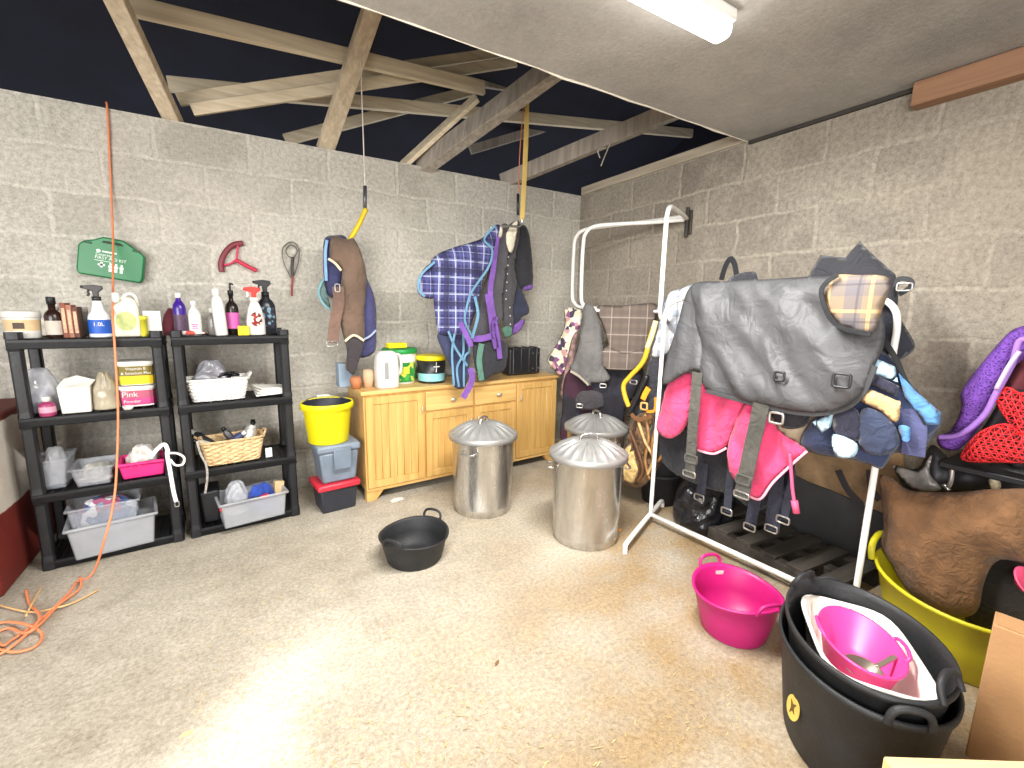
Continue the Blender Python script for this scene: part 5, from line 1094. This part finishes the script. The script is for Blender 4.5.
for pth, wd, bx_ in (([(548, 350), (540, 420), (535, 488)], .045, (533, 485)), ([(715, 340), (690, 450), (678, 545)], .075, (675, 540)), ([(460, 330), (455, 390), (448, 442)], .055, (445, 440)), ([(628, 420), (618, 480), (608, 535)], .06, (606, 535)), ([(735, 330), (730, 420), (712, 510)], .05, (713, 512))):
    s = ribbon('leg_strap', NVD, cr(*c, pth), P5, wd, t, .01); buckle('buckle', 560+bx_[0]*.3125, 360+bx_[1]*.3125, P5, .06, .035, s, .02, r=.005)
t = thing('horse_rug', 'black rug with a peaked fold behind the top of the garment rail', 'horse rug', (0, 0, 0)); c = (680, 240, .3125)
cloth('rug_body', fabric((40, 40, 46)), cr(*c, [(405, 125), (425, 90), (450, 48), (530, 56), (552, 30), (575, 4), (600, 30), (640, 66), (690, 110), (700, 170), (690, 300), (450, 300), (420, 200)]), P5, t, -.07, .03, amp=.02, soft=False, seed=61)
cloth('side_fall', fabric((40, 42, 52)), cr(*c, [(655, 180), (690, 215), (712, 262), (752, 335), (728, 370), (690, 385), (640, 380), (640, 240)]), P5, t, -.05, .03, seed=62)
ribbon('strap_end', BLACKP, cr(*c, [(690, 150), (700, 125), (735, 128), (738, 150), (700, 175)]), P5, .02, t, -.02); buckle('clip', 680+718*.3125, 240+150*.3125, P5, .05, .03, t, -.0)
ribbon('carry_loop', BLACKP, cr(*c, [(132, 128), (145, 85), (162, 60), (175, 80), (182, 122)]), P5, .03, t, -.1); cloth('binding_edge', BK, cr(*c, [(160, 120), (235, 100), (250, 130), (240, 160), (165, 160)]), P5, t, -.08, .015, step=.02)
t = thing('horse_rug', 'navy rug with blue and tan panels at the right end of the garment rail', 'horse rug', (0, 0, 0)); NB = fabric((40, 52, 84), .25)
BLU = fabric((84, 136, 190)); LBL = fabric((172, 204, 222)); TAN = fabric((206, 172, 122)); NK = fabric((38, 38, 58))
cloth('rug_body', NB, cr(*c, [(600, 330), (680, 380), (760, 480), (835, 555), (835, 590), (805, 640), (760, 690), (690, 680), (650, 730), (600, 715), (540, 700), (470, 690), (400, 668), (390, 630), (430, 570), (520, 500), (580, 420)]), P5, t, .06, .075, amp=.045, fs=6, stretch=.5, seed=63)
cloth('light_panel', LBL, cr(*c, [(612, 372), (688, 405), (698, 455), (620, 432)]), P5, t, 0.150, .012, step=.016, soft=False)
cloth('blue_panel', BLU, cr(*c, [(700, 425), (760, 488), (836, 552), (830, 592), (790, 592), (720, 505)]), P5, t, 0.135, .02, step=.02, soft=False, seed=64)
cloth('navy_panel', NK, cr(*c, [(605, 460), (628, 430), (702, 468), (692, 502)]), P5, t, 0.165, .012, step=.016, soft=False)
cloth('tan_panel', TAN, cr(*c, [(588, 488), (615, 480), (690, 512), (706, 520), (700, 575), (680, 580), (640, 545), (580, 515)]), P5, t, 0.175, .018, step=.016)
cloth('light_panel', LBL, cr(*c, [(425, 582), (498, 548), (482, 598), (455, 618)]), P5, t, 0.160, .012, step=.016, soft=False)
cloth('light_panel', LBL, cr(*c, [(490, 622), (565, 650), (558, 692), (500, 692)]), P5, t, 0.180, .015, step=.016)
cloth('navy_panel', NK, cr(*c, [(500, 540), (570, 545), (575, 640), (495, 620)]), P5, t, 0.170, .02, step=.02)
cloth('dark_panel', fabric((48, 58, 84)), cr(*c, [(580, 545), (640, 550), (690, 600), (700, 660), (640, 690), (575, 660)]), P5, t, 0.170, .03, step=.02, seed=65)
ribbon('strap', fabric((70, 74, 110)), cr(*c, [(745, 540), (752, 610), (745, 690)]), P5, .075, t, .12); ribbon('binding', BLACKP, cr(*c, [(640, 300), (690, 380), (720, 450), (790, 590)]), P5, .02, t, .125)
cloth('blue_panel', BLU, cr(*c, [(700, 595), (735, 600), (735, 640), (712, 640)]), P5, t, 0.165, .01, step=.014)
t = thing('folded_rug', 'beige folded rug showing between the pink rug and the navy rug', 'horse rug', (0, 0, 0))
cloth('rug_body', fabric((204, 186, 156)), cr(*c, [(310, 590), (400, 570), (410, 660), (370, 650), (325, 620)]), P5, t, -.01, .02, seed=66); cloth('dark_edge', BK, cr(*c, [(290, 540), (410, 540), (400, 595), (330, 600)]), P5, t, .04, .02, seed=67)

# ================================================================== floor clutter behind the rail
t = thing('bin_bag', 'crumpled black bin bag in a bucket behind the left rail post', 'bag', (-.43, -1.98, .0))
lump('bag', M((26, 26, 30), .2, 0, .2, 9, .9, 24), t, .34, .3, .44, 71, .45, .3, fs=14)
t = thing('dark_round_form', 'low black round form on the floor beyond the near bins', 'bucket', (-.36, -1.55, 0))
bm = B(); lathe(bm, [(.13, 0), (.16, .22), (.17, .22), (.17, .24), (.155, .24), (.125, .01)], 32); obj('body', bm, BLACKR, t, smooth=True)  # plain dark open form filling the space beyond the near bins
t = thing('pallet', 'dark timber pallet on the floor under the hanging rugs', 'pallet', (-.37, -2.45, 0), math.radians(-4))
PLW = wood((46, 42, 38), (72, 66, 58), 0, 1, .8)
for i in range(6): bm = B(); box(bm, -.22, .22, -.42+i*.15, -.33+i*.15, .085, .105); obj('deck_board', bm, PLW, t, bev=.003)
for x in (-.19, 0, .19): bm = B(); box(bm, x-.03, x+.03, -.42, .42, 0, .085); obj('bearer', bm, PLW, t, bev=.003)
t = thing('black_board', 'large black rubber sheet leaning on the right wall behind the rail', 'board', (0, 0, 0))
bm = B(); q = [at_x(768, 455, -.05), at_x(800, 478, -.05), at_x(835, 492, -.05), at_x(885, 515, -.05)]
top = [Vector((-.05, p.y, p.z)) for p in catmull(q, 6)]; top = [Vector((-.05, -1.85, .62))]+[Vector((-.05, -2.1, .6))]+top+[Vector((-.05, -3.05, top[-1].z-.02))]
up_ = [bm.verts.new(p) for p in top]; dn = [bm.verts.new((-.10, p.y, .002)) for p in top]
for i in range(len(top)-1): bm.faces.new((up_[i], up_[i+1], dn[i+1], dn[i]))
obj('sheet', bm, M((52, 52, 54), .6, 0, .25, 5), t, solid=.014)
P6 = Plane((-.02, -2.2), (-.02, -3.2))
t = thing('hessian_sack', 'stained tan hessian hanging on the right wall above the black sheet', 'sack', (0, 0, 0))
cloth('sack', M((150, 122, 90), .9, 0, .4, 9, .4, 150), [(765, 430), (880, 440), (905, 460), (890, 530), (835, 510), (795, 490), (765, 470)], P6, t, .005, .015, amp=.004, seed=72)
P7 = Plane((-.16, -2.5), (-.16, -3.2))
t = thing('hanging_strap', 'thin dark straps dangling below the navy panelled rug', 'strap', (0, 0, 0))
for pth in ([(838, 470), (848, 490), (862, 505)], [(870, 470), (872, 490), (880, 500)]): ribbon('strap_end', M((40, 36, 40), .6), pth, P7, .035, t, .06)

# ================================================================== right edge: nets, shelf, fleece
P8 = Plane((-.27, -2.7), (-.31, -3.6)); c = (840, 320, .2603)
t = thing('wall_shelf', 'black plastic shelf on the right wall above the brown fleece', 'shelf', (0, -3.33, .78))
bm = B(); box(bm, -.36, -.002, -.3, .25, -.03, 0); obj('shelf_board', bm, BLACKP, t, bev=.006)
for y in (-.2, .15): bm = B(); prism(bm, [(-.3, -.03), (-.003, -.03), (-.003, -.2)], y-.01, y+.01); obj('bracket', bm, BLACKP, t)
def net_mat(c1, c2, scale=60):
    m, nt, b = new_mat('netting'); L = nt.links
    tc = N(nt, 'ShaderNodeTexCoord'); nzz = N(nt, 'ShaderNodeTexNoise', Scale=5.0, Detail=4.0); L.new(tc.outputs['Object'], nzz.inputs['Vector'])
    mp = N(nt, 'ShaderNodeMapping'); mp.inputs['Rotation'].default_value = (.6, .3, .5); L.new(tc.outputs['Object'], mp.inputs[0])
    v = N(nt, 'ShaderNodeTexVoronoi', Scale=float(scale), feature='DISTANCE_TO_EDGE'); L.new(mp.outputs[0], v.inputs['Vector'])
    f = ramp(nt, v.outputs['Distance'], .12, .22)
    L.new(mixc(nt, f, rgb(c1), rgb(c2)), b.inputs['Base Color']); b.inputs['Roughness'].default_value = .7
    bump(nt, b, v.outputs['Distance'], .8, .01); return m
t = thing('hay_net', 'purple hay net hanging at the right wall', 'hay net', (0, 0, 0))
cloth('net', net_mat((122, 72, 176), (84, 48, 128), 90), cr(*c, [(640, 60), (700, 25), (740, 30), (740, 120), (672, 180), (625, 260), (595, 330), (562, 380), (470, 490), (400, 495), (375, 455), (430, 420), (468, 345), (468, 280), (510, 210)]), P8, t, .02, .06, amp=.05, fs=9, dirn=60, stretch=.2, seed=81)
cordline('drawstring', M((156, 112, 200), .7), cr(*c, [(740, 80), (690, 80), (660, 170), (600, 280), (550, 370), (460, 440), (380, 450)]), P8, .011, t, .09)
cordline('drawstring', M((200, 180, 214), .7), cr(*c, [(600, 265), (650, 175), (690, 120)]), P8, .008, t, .105)
t = thing('hay_net', 'red hay net piled on the black wall shelf', 'hay net', (0, 0, 0))
RN = M((228, 44, 50), .6, 0, .08)
cloth('net', RN, cr(*c, [(600, 295), (640, 258), (690, 280), (740, 290), (740, 440), (690, 440), (640, 380), (610, 330)]), P8, t, .08, .05, amp=.03, seed=82, wire=.0065, step=.021)
cloth('net_foot', RN, cr(*c, [(470, 535), (500, 470), (560, 420), (640, 400), (700, 440), (740, 470), (740, 540), (600, 545)]), P8, t, .09, .06, amp=.03, seed=83, wire=.0065, step=.021)
t = thing('dark_rug', 'black rug bunched inside the red net on the wall shelf', 'horse rug', (0, 0, 0))
cloth('rug_body', patch_mat([(48, 34, 38), (88, 30, 38), (36, 32, 36), (60, 40, 44)], 9), cr(*c, [(480, 530), (540, 430), (600, 330), (660, 200), (740, 120), (740, 540), (600, 542)]), P8, t, -.02, .055, amp=.03, seed=84)
t = thing('resting_sack', 'black rubber bucket and bags under the black wall shelf', 'bag', (0, 0, 0))  # bags resting on the fleece, not hung
cloth('bag', M((34, 33, 36), .5, 0, .3, 8), cr(*c, [(350, 480), (420, 530), (430, 560), (740, 560), (740, 690), (600, 660), (430, 665), (330, 670), (250, 640), (210, 560), (300, 570)]), P8, t, -.06, .06, amp=.03, fs=10, seed=85)
cloth('grey_plastic', M((120, 116, 112), .25, 0, .5, 20), cr(*c, [(205, 560), (300, 580), (350, 520), (345, 590), (390, 650), (280, 650)]), P8, t, .02, .02, amp=.02, fs=14, seed=86, step=.016)
cordline('chain', STEEL, cr(*c, [(432, 560), (428, 610), (415, 640), (398, 632), (420, 655)]), P8, .009, t, .06)
cloth('cream_bag', fabric((196, 180, 150)), cr(*c, [(570, 610), (600, 590), (620, 640), (590, 660)]), P8, t, .05, .02, step=.014)
t = thing('fleece', 'brown pile fleece saddle rug stuffed upright in the large yellow tub', 'fleece', (0, 0, 0))
P9 = Plane((-.46, -2.8), (-.50, -3.7))
FLC = fabric((112, 80, 52), .2, 14, 1.0, .5, 90, .5, 26, .08)
cloth('fleece_body', FLC, [(878, 477), (895, 480), (910, 490), (955, 492), (1000, 489), (1040, 496), (1045, 560), (1000, 560), (985, 580), (978, 610), (960, 617), (930, 608), (906, 588), (893, 566), (881, 546), (884, 522)], P9, t, .0, .12, back=.06, amp=.035, fs=7, seed=87, edge=.1, puff=1, ridge=.2)
cloth('dark_underside', fabric((34, 28, 26)), [(985, 560), (1045, 555), (1045, 640), (1000, 650), (965, 622)], P9, t, -.1, .03, seed=88)
t = thing('pink_dish', 'small pink dish at the right edge, inside the large yellow tub', 'dish', tuple(at_plane(1022, 585, P9.P+P9.N*.02, P9.N))); t.rotation_euler = (.7, -.5, .2)
bm = B(); lathe(bm, [(.03, 0), (.06, .03), (.064, .03), (.06, .036), (.028, .006)], 28); obj('dish', bm, M((226, 80, 120), .5), t, smooth=True)

# ================================================================== small things and straw on the floor
t = thing('paper_scrap', 'scrap of white paper on the floor by the sideboard foot', 'paper', tuple(at_z(397, 500, .002)), .3)
bm = B(); q = [bm.verts.new(p) for p in ((-.05, -.02, 0), (.04, -.03, .004), (.055, .012, .002), (0, .03, .006), (-.045, .02, .001))]; bm.faces.new(q); obj('paper', bm, LABELW, t, solid=.002)
for lab, px, py, c, s in (('yellow leaf on the floor in the foreground', 187, 734, (214, 196, 130), .02), ('brown leaf on the floor in front of the galvanised bins', 497, 663, (110, 80, 46), .016), ('orange scrap on the floor beside the white rail foot', 618, 531, (206, 136, 60), .035)):
    t = thing('fallen_leaf' if 'leaf' in lab else 'orange_scrap', lab, 'leaf' if 'leaf' in lab else 'scrap', tuple(at_z(px, py, .003)), random.random())
    bm = B(); q = [bm.verts.new((s*x, s*y, .3*s*z)) for x, y, z in ((-1, 0, 0), (-.3, -.45, .5), (.5, -.35, .3), (1, 0, .8), (.4, .4, .2), (-.4, .4, .4))]; bm.faces.new(q); obj('blade', bm, M(c, .7), t, solid=.002)
bm = B(); rnd = random.Random(5)
for i in range(2200):
    px = rnd.uniform(180, 1000); py = rnd.uniform(520, 767)
    p = at_z(px, py, .004)
    if p.y > -.7 or p.x > -.72 or any((p.x-x)**2+(p.y-y)**2 < q*q for x, y, q in ((-1.37, -3.23, .33), (-1.19, -2.7, .2), (-2.262, -1.42, .2), (-1.61, -1.01, .23), (-1.228, -1.7, .23), (-.75, -1.23, .23))) or (p.x > -2.0 and p.y < -3.35): continue
    a = rnd.uniform(0, PI); l_ = rnd.uniform(.003, .011)*(1 if rnd.random() < .93 else 1.7); w2 = rnd.uniform(.0006, .0013)
    dx, dy = math.cos(a), math.sin(a); z1, z2 = rnd.uniform(.002, .006), rnd.uniform(.002, .006)
    vs = [bm.verts.new((p.x+dx*l_*s-dy*w2*k, p.y+dy*l_*s+dx*w2*k, (z1 if s < 0 else z2)+.001*(k > 0))) for s, k in ((-1, -1), (1, -1), (1, 1), (-1, 1))]
    bm.faces.new(vs)
o = obj('straw', bm, M((206, 178, 116), .7, 0, .35, 40)); tag(o, 'fine straw and hay wisps scattered over the concrete floor', 'straw', None, 'stuff')
# strings dangling from the right-hand joist
t = thing('loose_strings', 'pale frayed strings dangling from the grey joist by the right wall', 'string', (0, 0, 0))
P10 = Plane((-2, -.75), (0, -.75)); STR = M((214, 206, 190), .8)
for pth in ([(622, 125), (612, 140), (604, 158), (601, 166)], [(625, 128), (632, 135), (622, 128), (616, 135)], [(606, 148), (598, 150), (600, 158)]): cordline('string', STR, pth, P10, .004, t, 0)
# a strip of daylight from the doorway on the left
l = area('doorway_strip', (-4.7, -4.7, 1.7), (0, 0, 0), .04, .4, .7, (1, .99, .97), math.radians(9)); aim(l, (-3.2, -2.35, 0))
